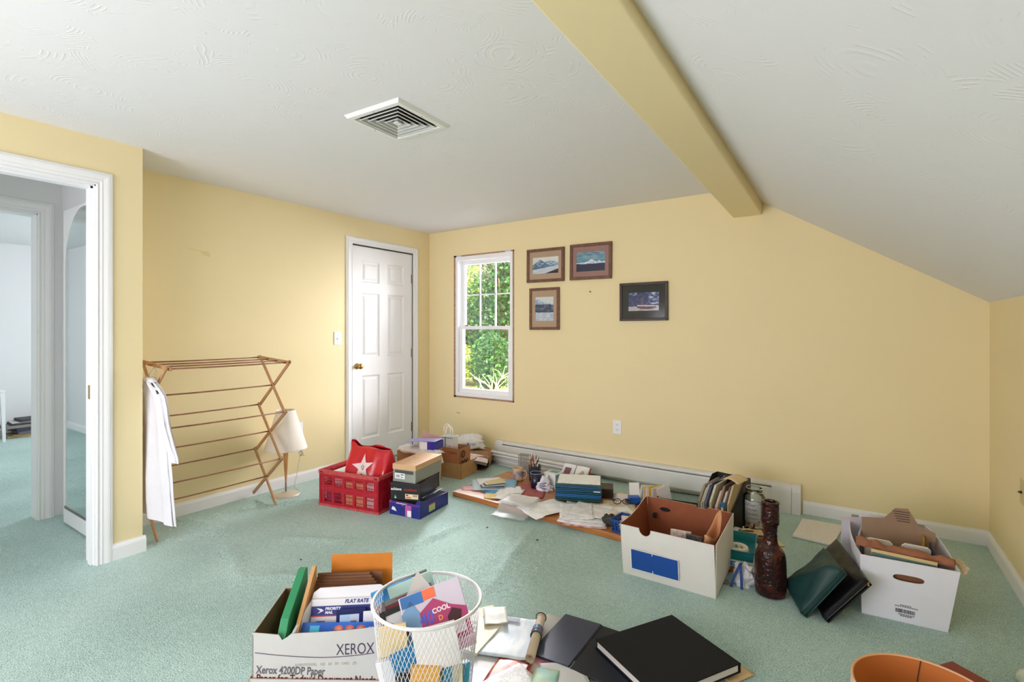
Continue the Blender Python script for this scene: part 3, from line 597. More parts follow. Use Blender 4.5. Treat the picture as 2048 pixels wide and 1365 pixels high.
loft([(.0, .045, 0, .205, .030), (.10, .035, 0, .195, .030), (.22, .03, 0, .185, .030), (.34, .02, 0, .175, .028), (.46, .015, 0, .165, .027), (.56, .01, 0, .158, .026), (.64, .0, 0, .150, .026), (.70, -.01, 0, .135, .028), (.74, -.03, 0, .095, .030), (.775, -.055, 0, .05, .032)], 64, .75, 1).build('shirt_body', CLOTH, t, smooth=True)
loft([(.345, .215, .006, .072, .012), (.37, .21, .005, .075, .02), (.44, .172, .002, .068, .024), (.52, .135, 0, .060, .026), (.60, .11, 0, .052, .027), (.67, .09, 0, .042, .026), (.715, .065, 0, .03, .02)], 36, .6, 4).build('sleeve', CLOTH, t, smooth=True)
loft([(.34, -.20, .0, .045, .018), (.46, -.17, 0, .045, .024), (.60, -.12, 0, .045, .026), (.70, -.085, 0, .035, .022)], 24, .3, 7).build('sleeve', CLOTH, t, smooth=True)
loft([(.765, -.055, 0, .052, .034), (.79, -.055, 0, .048, .032), (.80, -.055, -.004, .058, .040), (.775, -.055, -.004, .066, .044)], 24, .12, 9).build('collar', CLOTH, t, smooth=True)
h = thing('coat_hanger', 'dark hanger with a wire hook holding the white shirt', 'hanger', (-3.385, 1.238, .93))
B().tube([(-.13, 0, -.04), (-.05, 0, .01), (0, 0, .022), (.05, 0, .01), (.13, 0, -.04)], [.008, .011, .012, .011, .008], 8).build('hanger_bar', M('black_plastic', (28, 28, 30), .4), h, smooth=True)
B().tube([(0, 0, .02), (0, 0, .06)]+[(.016*cos(a)-.0, .020+.020*sin(a)*0-.02+.045*(a+.6)/4.0*1.0, .085+.022*sin(a)) for a in [-.6, .1, .8, 1.5, 2.2, 2.9, 3.4]], .0017, 6).build('hook', M('chrome_wire', (200, 200, 205), .2, metal=1), h, smooth=True)
# small lamp with cream shade
def shade_mat(name, rgb, tr=.35):
    m, nt, p = base(name); p.inputs['Base Color'].default_value = C3(rgb); p.inputs['Roughness'].default_value = .9
    t_ = nd(nt, 'ShaderNodeBsdfTranslucent'); t_.inputs[0].default_value = C3(rgb); x = nd(nt, 'ShaderNodeMixShader'); x.inputs[0].default_value = tr
    nt.links.new(p.outputs[0], x.inputs[1]); nt.links.new(t_.outputs[0], x.inputs[2]); nt.links.new(x.outputs[0], nt.nodes['Material Output'].inputs['Surface']); return m
SHADE = shade_mat('cream_shade_linen', (244, 238, 230), .12)
t = thing('table_lamp', 'small lamp with cream cone shade standing on the carpet by the rack', 'lamp', (-3.59, 2.215, 0))
B().lathe([(.102, 0), (.102, .004), (.085, .011), (.045, .017), (.012, .021), (.008, .026)], 32, capt=True).build('base', M('satin_nickel_base', (212, 204, 190), .35, metal=.4), t, smooth=True)
B().tube([(0, 0, .02), (0, 0, .13)], .006, 10).build('metal_stem', STEEL, t, smooth=True)
B().lathe([(.006, .10), (.010, .16), (.0155, .24), (.018, .30), (.016, .37), (.009, .40)], 16, capt=True).build('wooden_stem', M('honey_wood', (205, 150, 92), .4, var=.15, vs=20, stretch=(4, 4, 1)), t, smooth=True)
B().lathe([(.152, .352), (.066, .645), (.0645, .645), (.150, .352)], 40, capb=False).build('shade', SHADE, t, smooth=True)
B().lathe([(.1525, .350), (.1525, .358), (.1505, .358)], 40, capb=False).build('shade_rim', SHADE, t)
B().tube([(0, 0, .40), (0, 0, .44)], .014, 12).build('socket', STEEL, t, smooth=True)
B().tube([(0, 0, .60), (.064, 0, .64)], .002, 6).tube([(0, 0, .60), (-.032, .055, .64)], .002, 6).tube([(0, 0, .60), (-.032, -.055, .64)], .002, 6).tube([(0, 0, .43), (0, 0, .60)], .002, 6).build('shade_spider', STEEL, t)
cord = [(.02, .10, .004), (.03, .05, .05), (-.04, .12, .13), (-.09, .17, .22), (-.10, .19, .26)]
B().tube(cord, .0022, 6).build('cord', M('grey_cord', (190, 186, 178), .5), t, smooth=True)
cl = []
for i in range(60):
    a = i*.75; cl.append((-.105+.016*cos(a)+.004*sin(i), .20+.014*sin(a*.9), .27+.03*sin(a*.37+1)))
B().tube(cl, .0022, 5).build('cord_bundle', M('grey_cord'), t, smooth=True)
B().tube([(-.105, .20, .30), (-.14, .21, .38), (-.165, .222, .44)], .0022, 6).build('cord', M('grey_cord'), t, smooth=True)
bx(-.178, -.155, .212, .236, .425, .455).build('plug', PLATE, t, bevel=.003)
# ------------------------------------------------------------------ red folding crate
RED = M('red_crate_plastic', (176, 22, 42), .38, spec=.5); REDW = M('worn_red_edge', (196, 84, 82), .55, rgb2=(178, 52, 58), vs=40)
CW, CDp, CH = .525, .345, .255; t = thing('folding_crate', 'red slatted plastic crate holding a red bag', 'crate', (-3.184, 2.222, 0), 11)
def crate_side(w, cols):
    b = B()
    for z0, z1, d in ((.0, .02, .010), (.115, .140, .012), (.218, .232, .008)): b.box(0, w, 0, d, z0, z1)
    for tz0, tz1 in ((.02, .115), (.14, .218)):
        m_ = .035; cw = (w-2*m_)/cols
        b.box(0, m_*.6, 0, .010, tz0, tz1).box(w-m_*.6, w, 0, .010, tz0, tz1)
        for c in range(cols+1): x = m_+c*cw; b.box(x-.011, x+.011, .001, .008, tz0, tz1)
        for c in range(cols):
            x0 = m_+c*cw+.011; ww = cw-.022
            for k in range(1, 6): x = x0+ww*k/6; b.box(x-.0015, x+.0015, .002, .005, tz0, tz1)
            for k in range(1, 3): z = tz0+(tz1-tz0)*k/3; b.box(x0, x0+ww, .002, .005, z-.002, z+.002)
            b.box(x0, x0+ww, .002, .006, tz0, tz0+.012).box(x0, x0+ww, .002, .006, tz1-.012, tz1)
    return b
for (w, c, loc, rz) in ((CW, 5, (0, 0, 0), 0), (CW, 5, (CW, CDp, 0), 180), (CDp, 3, (CW, 0, 0), 90), (CDp, 3, (0, CDp, 0), 270)):
    o = crate_side(w, c).build('side_panel', RED, t, loc=loc, rot=(0, 0, R(rz)))
b = B().box(-.004, CW+.004, -.004, .012, .228, CH).box(-.004, CW+.004, CDp-.012, CDp+.004, .228, CH).box(-.004, .012, .012, CDp-.012, .228, CH).box(CW-.012, CW+.004, .012, CDp-.012, .228, CH)
b.build('top_rim', REDW, t, bevel=.002)
B().box(-.004, CW+.004, -.004, .010, 0, .016).box(-.004, CW+.004, CDp-.010, CDp+.004, 0, .016).box(-.004, .010, .010, CDp-.01, 0, .016).box(CW-.01, CW+.004, .01, CDp-.01, 0, .016).build('bottom_rim', REDW, t, bevel=.002)
B().box(.01, CW-.01, .01, CDp-.01, .002, .008).build('crate_floor', RED, t)
for x in (.012, CW-.032): bx(x, x+.02, -.006, -.003, .234, .246).build('rim_slot', M('deep_red', (100, 12, 24), .5), t)
CR = Matrix.Translation((-3.184, 2.222, 0)) @ Matrix.Rotation(R(11), 4, 'Z')
def in_crate(x, y, z): return tuple(CR @ Vector((x, y, z)))
# the red bag
PLR = M('glossy_red_plastic', (196, 10, 36), .22, spec=.6, coat=.3)
bag = thing('plastic_shopping_bag', 'glossy red plastic bag with a large white star in the crate', 'bag', in_crate(.315, .185, .012), 9)
def bagp(a, s):
    c, n_ = cos(a), sin(a); wx = .165+.02*s+.014*sin(pi*s); wy = (.125*(1-s)**.7+.012+.02*sin(pi*s))*(1+.12*sin(3*a+s*5))
    ex = .55; x = wx*(abs(c)**ex)*(1 if c > 0 else -1); y = wy*(abs(n_)**ex)*(1 if n_ > 0 else -1)
    top = (.398 if n_ > -.2 else .392)+.030*math.exp(-((x+.17)/.05)**2)+.006*sin(x*24+(0 if n_ > -.2 else 1.5))
    z = s*top; k = .010*min(1, s*4)
    return Vector((x+k*fbm(x*9, z*9, y*9), y+k*2.0*fbm(x*10+5, z*7, y*4), z+.006*fbm(x*12, y*12, 3)*s))
b = B(); n, ms = 72, 30
b.add([bagp(2*pi*i/n, k/ms) for k in range(ms+1) for i in range(n)], [(k*n+i, k*n+(i+1) % n, (k+1)*n+(i+1) % n, (k+1)*n+i) for k in range(ms) for i in range(n)]+[tuple(range(n-1, -1, -1))])
o = b.build('bag_body', PLR, bag, smooth=True); q = o.modifiers.new('s', 'SOLIDIFY'); q.thickness = .0015
def front(x, z):
    best = None
    for i in range(180, 361, 3):
        p = bagp(R(i), max(0, min(1, z/.392)))
        if best is None or abs(p.x-x) < abs(best.x-x): best = p
    return best.y
ZC = .262
vs = [(-.01, front(-.01, ZC)-.005, ZC)]; fs = []; NR = 5; pts = []
for k in range(10):
    r_ = .098 if k % 2 == 0 else .040; a = pi/2+k*pi/5+.16; pts.append((-.01+r_*cos(a)*.98, ZC+r_*sin(a)*.92))
ring_ = []
for k in range(10):
    p, q_ = pts[k], pts[(k+1) % 10]
    for s in range(3): ring_.append((p[0]*(1-s/3)+q_[0]*s/3, p[1]*(1-s/3)+q_[1]*s/3))
m_ = len(ring_)
for r_ in range(1, NR+1):
    for (x, z) in ring_:
        X, Z = -.01+(x+.01)*r_/NR, ZC+(z-ZC)*r_/NR; vs.append((X, front(X, Z)-.005, Z))
for i in range(m_): fs.append((0, 1+i, 1+(i+1) % m_))
for r_ in range(NR-1):
    for i in range(m_): fs.append((1+r_*m_+i, 1+r_*m_+(i+1) % m_, 1+(r_+1)*m_+(i+1) % m_, 1+(r_+1)*m_+i))
B().add(vs, fs).build('star_print', M('star_white', (232, 214, 214), .35), bag, smooth=True)
for sx in (-1,):
    B().sheet(10, 2, lambda u, v: (-.07+u*.17, .05+.01*sin(u*9)+v*.004, .372+.03*sin(pi*u)*(.6+.4*v)), .001).build('handle', PLR, bag, smooth=True)
# what shows through the crate
def slabthing(name, label, cat, w, d, h, mat, loc, rot=(0, 0, 0), bevel=.001, group=None):
    o = bx(-w/2, w/2, -d/2, d/2, 0, h).build(name, mat, bevel=bevel, loc=loc, rot=rot); return tag(o, label, cat, group)
slabthing('paper_stack', 'white papers standing inside the red crate beside the bag', 'papers', .12, .20, .21, PAPER, in_crate(.085, .19, .012), (R(0), R(6), R(11)))
slabthing('paper_pad', 'pale pad lying low in the red crate at the front', 'pad', .20, .03, .17, M('pale_orange_paper', (238, 196, 150), .7), in_crate(.30, .035, .012), (0, 0, R(11)))
slabthing('purple_booklet', 'purple booklet low in the left corner of the red crate', 'booklet', .10, .018, .11, M('purple_cover', (120, 84, 140), .5), in_crate(.085, .045, .012), (0, 0, R(11)))
slabthing('paper_pad', 'white notepad at the front right inside the red crate', 'pad', .10, .025, .18, PAPER, in_crate(.455, .035, .012), (0, 0, R(11)))
# ------------------------------------------------------------------ boxes
def wall_prism(b, poly, fn, th, mo=0, mi=1):
    """poly in (u, v); fn(u, v, t) -> point; outer skin material mo, inner skin mi"""
    n = len(poly); h = th/2
    for t0, t1, m_ in ((0, h, mo), (h, th, mi)):
        b.mi = m_; b.add([fn(u, v, t0) for u, v in poly]+[fn(u, v, t1) for u, v in poly], [tuple(range(n-1, -1, -1)), tuple(range(n, 2*n))]+[(i, (i+1) % n, n+(i+1) % n, n+i) for i in range(n)])
    b.mi = 0
def open_box(parent, w, d, h, out, inn, th=.004, front=None, back=None, left=None, right=None, flare=0):
    """open-topped carton, origin at the front left bottom corner; each wall may bring its own outline"""
    R4 = lambda L: [(0, 0), (L, 0), (L, h), (0, h)]
    for nm, poly, fn in (('front_panel', front or R4(w), lambda u, v, t: (u, t-flare*v, v)), ('back_panel', back or R4(w), lambda u, v, t: (u, d-t+flare*v, v)),
                         ('side_panel', left or R4(d), lambda u, v, t: (t-flare*v, u, v)), ('side_panel', right or R4(d), lambda u, v, t: (w-t+flare*v, u, v))):
        b = B(); wall_prism(b, poly, fn, th); b.build(nm, [out, inn], parent, recalc=True)
    bx(th, w-th, th, d-th, .001, .005).build('bottom_panel', inn, parent)
def notch(L, h, c, r, k=10, depth=None):
    """outline of a wall with a half-round thumb cut in the top edge"""
    dp = depth or r
    return [(0, 0), (L, 0), (L, h)]+[(c+r*cos(a), h-dp*sin(a)) for a in [pi*i/k for i in range(k+1)]]+[(0, h)]
NAVY = M('blue_carton', (34, 40, 128), .4); NAVI = M('carton_grey_inside', (150, 148, 158), .8)
t = thing('paper_carton', 'blue and purple open paper carton at the bottom of the shoebox stack', 'box', (-2.632, 2.383, 0), 8)
open_box(t, .255, .335, .092, NAVY, NAVI, front=[(0, 0), (.255, 0), (.255, .122), (.235, .118), (.215, .092), (0, .096)], right=[(0, 0), (.335, 0), (.335, .088), (.05, .104), (0, .122)])
PUR = M('purple_print', (92, 40, 140), .45); PINK = M('pink_print', (186, 90, 160), .45)
bx(.0, .255, -.0012, 0, .078, .093).build('print_band', PUR, t); bx(.135, .185, -.0014, 0, .004, .078).build('print_panel', PINK, t); bx(.152, .185, -.002, 0, .004, .045).build('print_picture', PAPER, t)
B().prism([(.018, .034), (.062, .026), (.048, .050), (.028, .056)], .0, .0016, mx).build('print_picture', PAPER, t, recalc=True)
for z, x0, x1 in ((.085, .06, .15), (.081, .06, .135)): bx(x0, x1, -.0022, 0, z-.0012, z+.0012).build('print_line', WPL, t)
bx(.2558, .2572, .10, .17, .018, .060).build('side_label', M('lime_label', (176, 196, 120), .5), t); bx(.2558, .2576, .10, .17, .060, .068).build('side_label', M('red_label', (214, 84, 84), .5), t)
bx(.105, .12, -.002, 0, .070, .074).build('logo_mark', M('orange_print', (232, 110, 70), .5), t); bx(.006, .014, -.002, 0, .084, .092).build('logo_mark', M('orange_print'), t)
sh = B().sheet(8, 4, lambda u, v: (.17+.07*v, .06+.24*u, .094+.030*v+.004*sin(9*u)), .001).build('inner_wrapper', M('pale_blue_plastic', (150, 170, 214), .3), t, smooth=True)
t = thing('shoe_box', 'black shoe box lettered achieve excellence in the middle of the stack', 'box', (-2.612, 2.375, .104), 21)
BKC = M('black_carton', (22, 22, 26), .4, bump=.05)
bx(0, .215, 0, .355, 0, .112).build('box_body', BKC, t, bevel=.0015); bx(-.002, .217, -.002, .357, .092, .116).build('lid', BKC, t, bevel=.0015)
text('achieve', .026, WPL, t, (.004, -.0025, .066), sx=1.0, bold=.0006); text('excellence', .026, M('red_print', (196, 50, 36), .5), t, (.098, -.0025, .066), sx=.85)
lb = bx(.108, .202, -.0015, 0, .012, .044).build('size_label', M('orange_cream_label', (236, 214, 180), .6), t)
for k in range(7): bx(.165+k*.0045, .167+k*.0045, -.002, -.0012, .028, .041).build('bar', INK, lb)
bx(.114, .15, -.002, -.0012, .016, .026).build('print_line', M('orange_print'), lb); bx(.114, .13, -.002, -.0012, .032, .040).build('print_line', INK, lb)
B().prism([(.03, .012), (.044, .014), (.042, .03), (.034, .036), (.028, .026)], 0, .001, mx).build('logo_mark', M('green_print', (40, 130, 90), .5), t, recalc=True); bx(.031, .042, -.0016, 0, .012, .020).build('logo_mark', WPL, t)
t = thing('shoe_box', 'grey shoe box with a tan lid on top of the stack', 'box', (-2.618, 2.398, .221), 12)
GRC = M('grey_carton', (148, 150, 142), .55, var=.04); TANL = M('tan_lid_card', (214, 172, 130), .65, var=.05)
bx(.003, .182, .003, .347, 0, .118).build('box_body', GRC, t, bevel=.0015); ld = bx(0, .185, 0, .350, .085, .121).build('lid', TANL, t, bevel=.002)
bx(.003, .182, -.0005, .003, .004, .010).build('edge_band', GRC, t)
bx(.018, .165, .0015, .003, .058, .080).build('name_band', M('charcoal_band', (70, 72, 70), .6), t)
lb = bx(.020, .098, .0005, .003, .022, .060).build('size_label', PAPER, t)
for k in range(6): bx(.03+k*.005, .033+k*.005, .0, .001, .03, .05).build('bar', M('grey_ink', (120, 124, 135), .6), lb)
bx(.066, .09, .0, .001, .045, .054).build('print_line', M('grey_ink'), lb); bx(.066, .085, .0, .001, .030, .036).build('print_line', M('grey_ink'), lb)
bx(.045, .14, .07, .26, .121, .1214).build('lid_print', TXT('lid_print', (214, 172, 130), (170, 150, 130), .03, 30, along='Y'), t)
# ------------------------------------------------------------------ corner pile by the closet door
t = thing('cardboard_box', 'plain brown carton under the purple box in the corner pile', 'box', (-3.12, 2.905, 0), 9)
bx(0, .29, 0, .22, 0, .262).build('box_body', CARD, t, bevel=.003); bx(.0, .29, .107, .113, .262, .2632).build('tape_strip', M('dark_tape', (70, 60, 54), .5), t)
def blob(rx, ry, rz, seed, amp=.25, fq=3, n=30, m_=16, flat=True):
    b = B(); vs = []
    for j in range(m_+1):
        ph = -pi/2+pi*j/m_
        for i in range(n):
            a = 2*pi*i/n; d = Vector((cos(ph)*cos(a), cos(ph)*sin(a), sin(ph))); r_ = 1+amp*noise.noise(d*fq+Vector((seed, 0, 0)))+amp*.5*noise.noise(d*fq*2.6+Vector((seed, 5, 0)))+amp*.3*abs(noise.noise(d*fq*6+Vector((seed, 9, 0))))
            z = d.z*rz*r_; vs.append((d.x*rx*r_, d.y*ry*r_, max(z, -rz*.55)+rz*.55 if flat else z))
    return b.add(vs, [(j*n+i, j*n+(i+1) % n, (j+1)*n+(i+1) % n, (j+1)*n+i) for j in range(m_) for i in range(n)])
BUB = M('bubble_wrap', (230, 224, 226), .35, bump=.9, bs=130, bd=.004, spec=.6)
t = thing('bubble_wrap', 'folded white bubble wrap under the purple box', 'wrap', (-2.93, 2.975, .263), 6)
blob(.21, .105, .03, 3, .18).build('folded_wrap', BUB, t, smooth=True)
B().tube([(.17, -.02, .03), (.215, -.035, .02), (.24, -.045, -.02), (.245, -.045, -.05)], [.02, .022, .018, .022], 10).build('twisted_end', BUB, t, smooth=True)
B().tube([(.243, -.046, -.05), (.238, -.05, -.12), (.236, -.05, -.23)], .004, 6).build('hanging_strap', PAPER, t, smooth=True)
t = thing('tissue_carton', 'purple and blue carton with an open flap on the bubble wrap', 'box', (-2.985, 2.905, .303), 14)
VIO = M('violet_carton', (70, 52, 150), .4); LAV = M('lavender_carton', (150, 146, 206), .4)
BLU2 = M('royal_blue_carton', (44, 44, 150), .4)
B().box(.10, .25, 0, .004, 0, .06).box(.10, .25, .116, .12, 0, .06).box(.10, .25, 0, .12, 0, .004).build('box_body', VIO, t); bx(.10, .17, -.001, 0, 0, .058).build('end_panel', PAPER, t); bx(.2, .25, -.001, 0, 0, .06).build('print_panel', BLU2, t); bx(.25, .252, 0, .12, 0, .06).build('end_panel', BLU2, t); bx(.099, .1, .003, .117, .004, .057).build('dark_opening', M('dark_hole', (28, 24, 26), .9), t)
B().sheet(6, 4, lambda u, v: (-.03+u*.28, -.012+v*.134, .062+.008*u-.012*(1-u)**2), .003).build('top_flap', LAV, t)
t = thing('paper_sheet', 'mauve cardboard sheet standing behind the purple carton', 'sheet', (-3.025, 3.10, .264), 8)
B().prism([(0, 0), (.20, 0), (.20, .108), (.0, .142)], -.002, .002, mx).build('sheet', M('mauve_card', (184, 150, 140), .7), t, recalc=True)
t = thing('cardboard_box', 'low brown carton holding a smaller carton in the corner pile', 'box', (-3.03, 3.225, 0), 7)
open_box(t, .30, .26, .128, M('yellow_cardboard', (188, 146, 98), .8, var=.08, vs=20), CARDI)
t2 = thing('cardboard_box', 'small brown carton with a dark logo nested in the low carton', 'box', (-3.022, 3.256, .006), 7)
open_box(t2, .256, .165, .24, M('red_cardboard', (178, 120, 80), .8, var=.08, vs=20), CARDI)
B().prism([(.05+.036*cos(a), .188+.036*sin(a)*.9) for a in [2*pi*i/24 for i in range(24)]], .0, .001, Matrix(((0, 0, 1, .256), (1, 0, 0, 0), (0, 1, 0, 0), (0, 0, 0, 1)))).build('logo_disc', M('brown_ink', (70, 46, 34), .7), t2, recalc=True)
B().prism([(.05+.024*cos(a), .188+.018*sin(a)) for a in [2*pi*i/24 for i in range(24)]], .0, .002, Matrix(((0, 0, 1, .256), (1, 0, 0, 0), (0, 1, 0, 0), (0, 0, 0, 1)))).build('logo_oval', M('tan_ink', (120, 84, 56), .7), t2, recalc=True)
for k in range(3):
    B().tube([(.2575, .02+.10*s, .125-.022*k+.012*sin(s*14+k*2)) for s in [i/16 for i in range(17)]], .0042, 5).build('logo_stroke', M('brown_ink'), t2)
for z, x0, x1 in ((.205, .13, .225), (.192, .15, .23)):
    for k in range(7):
        x = x0+(x1-x0)*k/7; bx(x, x+(x1-x0)/9, -.001, 0, z-.004, z+.004).build('print_letter', M('red_brown_ink', (140, 72, 48), .7), t2)
t = thing('gift_bag', 'white paper carrier bag with rope handles in the corner pile', 'bag', (-2.975, 3.285, .015), 8)
WB = M('white_carrier', (232, 234, 238), .4)
B().box(0, .115, 0, .0012, 0, .318).box(0, .115, .085, .0862, 0, .318).box(0, .0012, 0, .085, 0, .318).box(.1138, .115, 0, .085, 0, .318).box(0, .115, 0, .085, 0, .0015).build('bag_body', WB, t)
bx(.034, .046, -.0012, 0, .02, .316).build('stripe', M('teal_print', (92, 150, 168), .5), t); bx(0, .1155, -.0016, 0, .305, .312).build('stripe', M('teal_print'), t)
B().prism([(.09+.012*cos(a), .23+.012*sin(a)) for a in [2*pi*i/16 for i in range(16)]]+[(.09+.006*cos(a), .23+.006*sin(a)) for a in [-2*pi*i/16 for i in range(17)]]+[(.102, .23)], 0, .0012, mx).build('logo_ring', M('pink_ink', (226, 120, 150), .5), t, recalc=True)
for y, x0 in ((.004, .045), (.082, -.03)):
    B().tube([(x0, y, .30)]+[(x0+.035-.035*cos(a), y, .36+.05*sin(a)) for a in [pi*i/12 for i in range(13)]]+[(x0+.07, y, .30)], .0032, 6).build('rope_handle', PAPER, t, smooth=True)
# brown paper sack lying open, papers and a white plastic bag on it
t = thing('paper_sack', 'crumpled brown paper sack lying by the heater end', 'bag', (-2.90, 3.66, 0), -60)
SACK = M('kraft_paper', (158, 116, 78), .8, var=.12, vs=10, bump=.4, bs=25, bd=.006)
def sackp(u, v):
    a = 2*pi*u; wx = .14+.02*sin(2*a); c, s = cos(a), sin(a)
    return (-.18+v*.34+.01*fbm(u*9, v*5), .15*(abs(c)**.5)*(1 if c > 0 else -1)*(1+.05*fbm(u*6, v*6, 2)), .068+.068*(abs(s)**.6)*(1 if s > 0 else -1)*(1+.25*fbm(u*5, v*4, 7)))
b = B(); n, ms = 40, 12
b.add([sackp(i/n, k/ms) for k in range(ms+1) for i in range(n)], [(k*n+i, k*n+(i+1) % n, (k+1)*n+(i+1) % n, (k+1)*n+i) for k in range(ms) for i in range(n)]+[tuple(range(n))])
o = b.build('sack_body', SACK, t, smooth=True); q = o.modifiers.new('s', 'SOLIDIFY'); q.thickness = .002
B().tube([(.15, -.06, .012), (.20, -.03, .006), (.215, .02, .006), (.19, .06, .006), (.15, .06, .012)], .004, 6).build('twisted_handle', M('light_kraft', (206, 184, 156), .7), t, smooth=True)
for k, (lab, mat_, z, rz, dx) in enumerate((('grey magazine in front of the paper sack', M('grey_cover', (120, 116, 112), .5), .10, 30, 0), ('white flyer with pink print leaning on the paper sack', TXT('pink_flyer', (240, 232, 232), (230, 110, 120), .02, 30, dens=.6), .122, 38, .0))):
    o = bx(-.09, .09, -.06, .06, 0, .016 if k == 0 else .001).build('magazine' if k == 0 else 'flyer', mat_, loc=(-2.765+dx, 3.53, z), rot=(R(14), R(12), R(rz))); tag(o, lab, 'magazine' if k == 0 else 'flyer')
PLB = M('white_thin_plastic', (232, 232, 236), .3, bump=.5, bs=18, bd=.01, spec=.6)
t = thing('plastic_bag', 'crumpled white plastic bag with a blue mark on the paper sack', 'bag', (-3.03, 3.74, .145), -10)
blob(.16, .10, .075, 8, .35, 2.5).build('bag_body', PLB, t, smooth=True)
B().prism([(.085, .05), (.105, .045), (.115, .06), (.105, .072), (.09, .07)], .102, .104, mx).build('blue_mark', M('blue_ink', (70, 90, 170), .5), t, recalc=True)
# ================================================================== wooden board and the clutter on it
def wood(name, rgb, rgb2, sc=(1, 14, 14), rough=.35):
    m, nt, b = base(name); b.inputs['Roughness'].default_value = rough; b.inputs['Coat Weight'].default_value = .25; b.inputs['Coat Roughness'].default_value = .25
    tc = nd(nt, 'ShaderNodeTexCoord'); mp = nd(nt, 'ShaderNodeMapping'); mp.inputs['Scale'].default_value = sc; nt.links.new(tc.outputs['Object'], mp.inputs[0])
    n = nd(nt, 'ShaderNodeTexNoise'); n.inputs['Scale'].default_value = 3; n.inputs['Detail'].default_value = 6; n.inputs['Distortion'].default_value = .6; nt.links.new(mp.outputs[0], n.inputs['Vector'])
    r = nd(nt, 'ShaderNodeValToRGB'); r.color_ramp.elements[0].position = .32; r.color_ramp.elements[0].color = C3(rgb2); r.color_ramp.elements[1].position = .68; r.color_ramp.elements[1].color = C3(rgb)
    nt.links.new(n.outputs[0], r.inputs[0]); nt.links.new(r.outputs[0], b.inputs['Base Color']); return m
MAPLE = wood('orange_stained_wood', (196, 132, 74), (160, 92, 44))
BT = .034; BR = -3.0; BM = Matrix.Translation((-2.515, 2.905, 0)) @ Matrix.Rotation(R(BR), 4, 'Z')
t = thing('table_leaf', 'orange stained wooden table leaf lying on the carpet', 'board', (-2.515, 2.905, 0), BR)
prof = [(0, .004), (.004, .0), (.70, 0), (.704, .004), (.704, .028), (.698, BT), (.006, BT), (0, .028)]
axx = Matrix(((0, 0, 1, 0), (1, 0, 0, 0), (0, 1, 0, 0), (0, 0, 0, 1)))
B().prism(prof, 0, 2.035, axx).build('board', MAPLE, t, recalc=True)
bx(.002, 2.033, -.003, .0, .006, .014).build('edge_bead', wood('edge_wood', (206, 128, 56), (176, 96, 36)), t)
def sheet_of(name, label, cat, w, d, mat, x, y, z, rz, wav=.004, nx=10, ny=12, seed=0, group=None, curl=0, th=.0006):
    """a loose sheet lying at (x, y), slightly wavy, its lowest point at z"""
    b = B()
    def fn(u, v): return (-w/2+u*w, -d/2+v*d, wav*(.5+.5*fbm(u*2.6+seed, v*2.6, seed*.7))+.0006+curl*(abs(u-.5)*2)**4+curl*(v**6))
    b.sheet(nx, ny, fn, th); o = b.build(name, mat, smooth=True, loc=(x, y, z), rot=(0, 0, R(rz))); return tag(o, label, cat, group)
PT = [TXT('letter_paper', (248, 248, 250), per=.008, wx=110, strength=.22), TXT('form_paper', (246, 246, 248), (120, 122, 128), .010, 70, dens=.55, strength=.25), TXT('newsprint', (236, 235, 237), (96, 92, 96), .008, 120, dens=.55, blocks=14, strength=.4), TXT('bill_paper', (240, 240, 242), (88, 96, 120), .012, 60, dens=.45, blocks=16)]
def sleeve_mat():
    m, nt, p = base('clear_plastic_sleeve'); p.inputs['Base Color'].default_value = C3((226, 226, 228)); p.inputs['Roughness'].default_value = .35
    t_ = nd(nt, 'ShaderNodeBsdfTransparent'); x = nd(nt, 'ShaderNodeMixShader'); x.inputs[0].default_value = .30
    nt.links.new(t_.outputs[0], x.inputs[1]); nt.links.new(p.outputs[0], x.inputs[2]); nt.links.new(x.outputs[0], nt.nodes['Material Output'].inputs['Surface']); return m
CLEAR = sleeve_mat()
SKY = M('sky_blue_paper', (136, 182, 216), .55); PNK = M('pink_paper', (226, 168, 176), .6); BRICK = M('brick_red_folder', (170, 84, 84), .6, var=.06)
z = BT+.001
sheet_of('envelope', 'pink envelope at the left end of the wooden board', 'envelope', .20, .10, PNK, -2.43, 3.065, z, 42, .003, seed=1)
sheet_of('paper_sheet', 'pale blue printed sheet under the white letter on the board', 'paper', .22, .28, M('pale_blue_paper', (206, 222, 232), .6), -2.40, 3.17, z+.004, 40, .004, seed=2)
sheet_of('paper_sheet', 'white letter at the left end of the board', 'paper', .20, .26, PT[0], -2.385, 3.215, z+.009, 48, .004, seed=3)
sheet_of('booklet', 'sky blue booklet next to the tan mug', 'booklet', .16, .22, SKY, -2.27, 3.26, z+.013, 30, .003, seed=4, th=.003)
sheet_of('booklet', 'blue brochure under the notepads on the board', 'booklet', .14, .20, M('blue_brochure', (50, 116, 170), .35, rgb2=(130, 190, 220), vs=14), -2.24, 3.06, z+.004, 62, .003, seed=5, th=.003)
t = thing('notepad_stack', 'small bundle of notepads lying on the papers', 'notepads', (-2.30, 3.13, z+.020), 48)
for k, (c, hh) in enumerate((((70, 74, 80), .006), ((200, 200, 204), .006), ((96, 98, 106), .005), ((226, 214, 180), .007), ((206, 190, 140), .006))):
    bx(-.10+.012*k, .08+.004*k, -.035+.004*k, .03+.003*k, .0245-.007*(4-k)+.004, .0245-.007*(4-k)+.004+hh).build('notepad', M('pad_%d' % k, c, .6), t, bevel=.0008, rot=(0, 0, R(-6+5*k)))
t = slabthing('sticky_notes', 'yellow sticky note pad near the front edge of the board', 'notes', .085, .075, .012, M('yellow_notes', (232, 214, 146), .7), (-2.205, 2.965, z), (0, 0, R(28)))
sheet_of('folder', 'brick red folder on the board before the cups', 'folder', .21, .30, BRICK, -2.02, 3.24, z+.004, 22, .003, seed=6, th=.002)
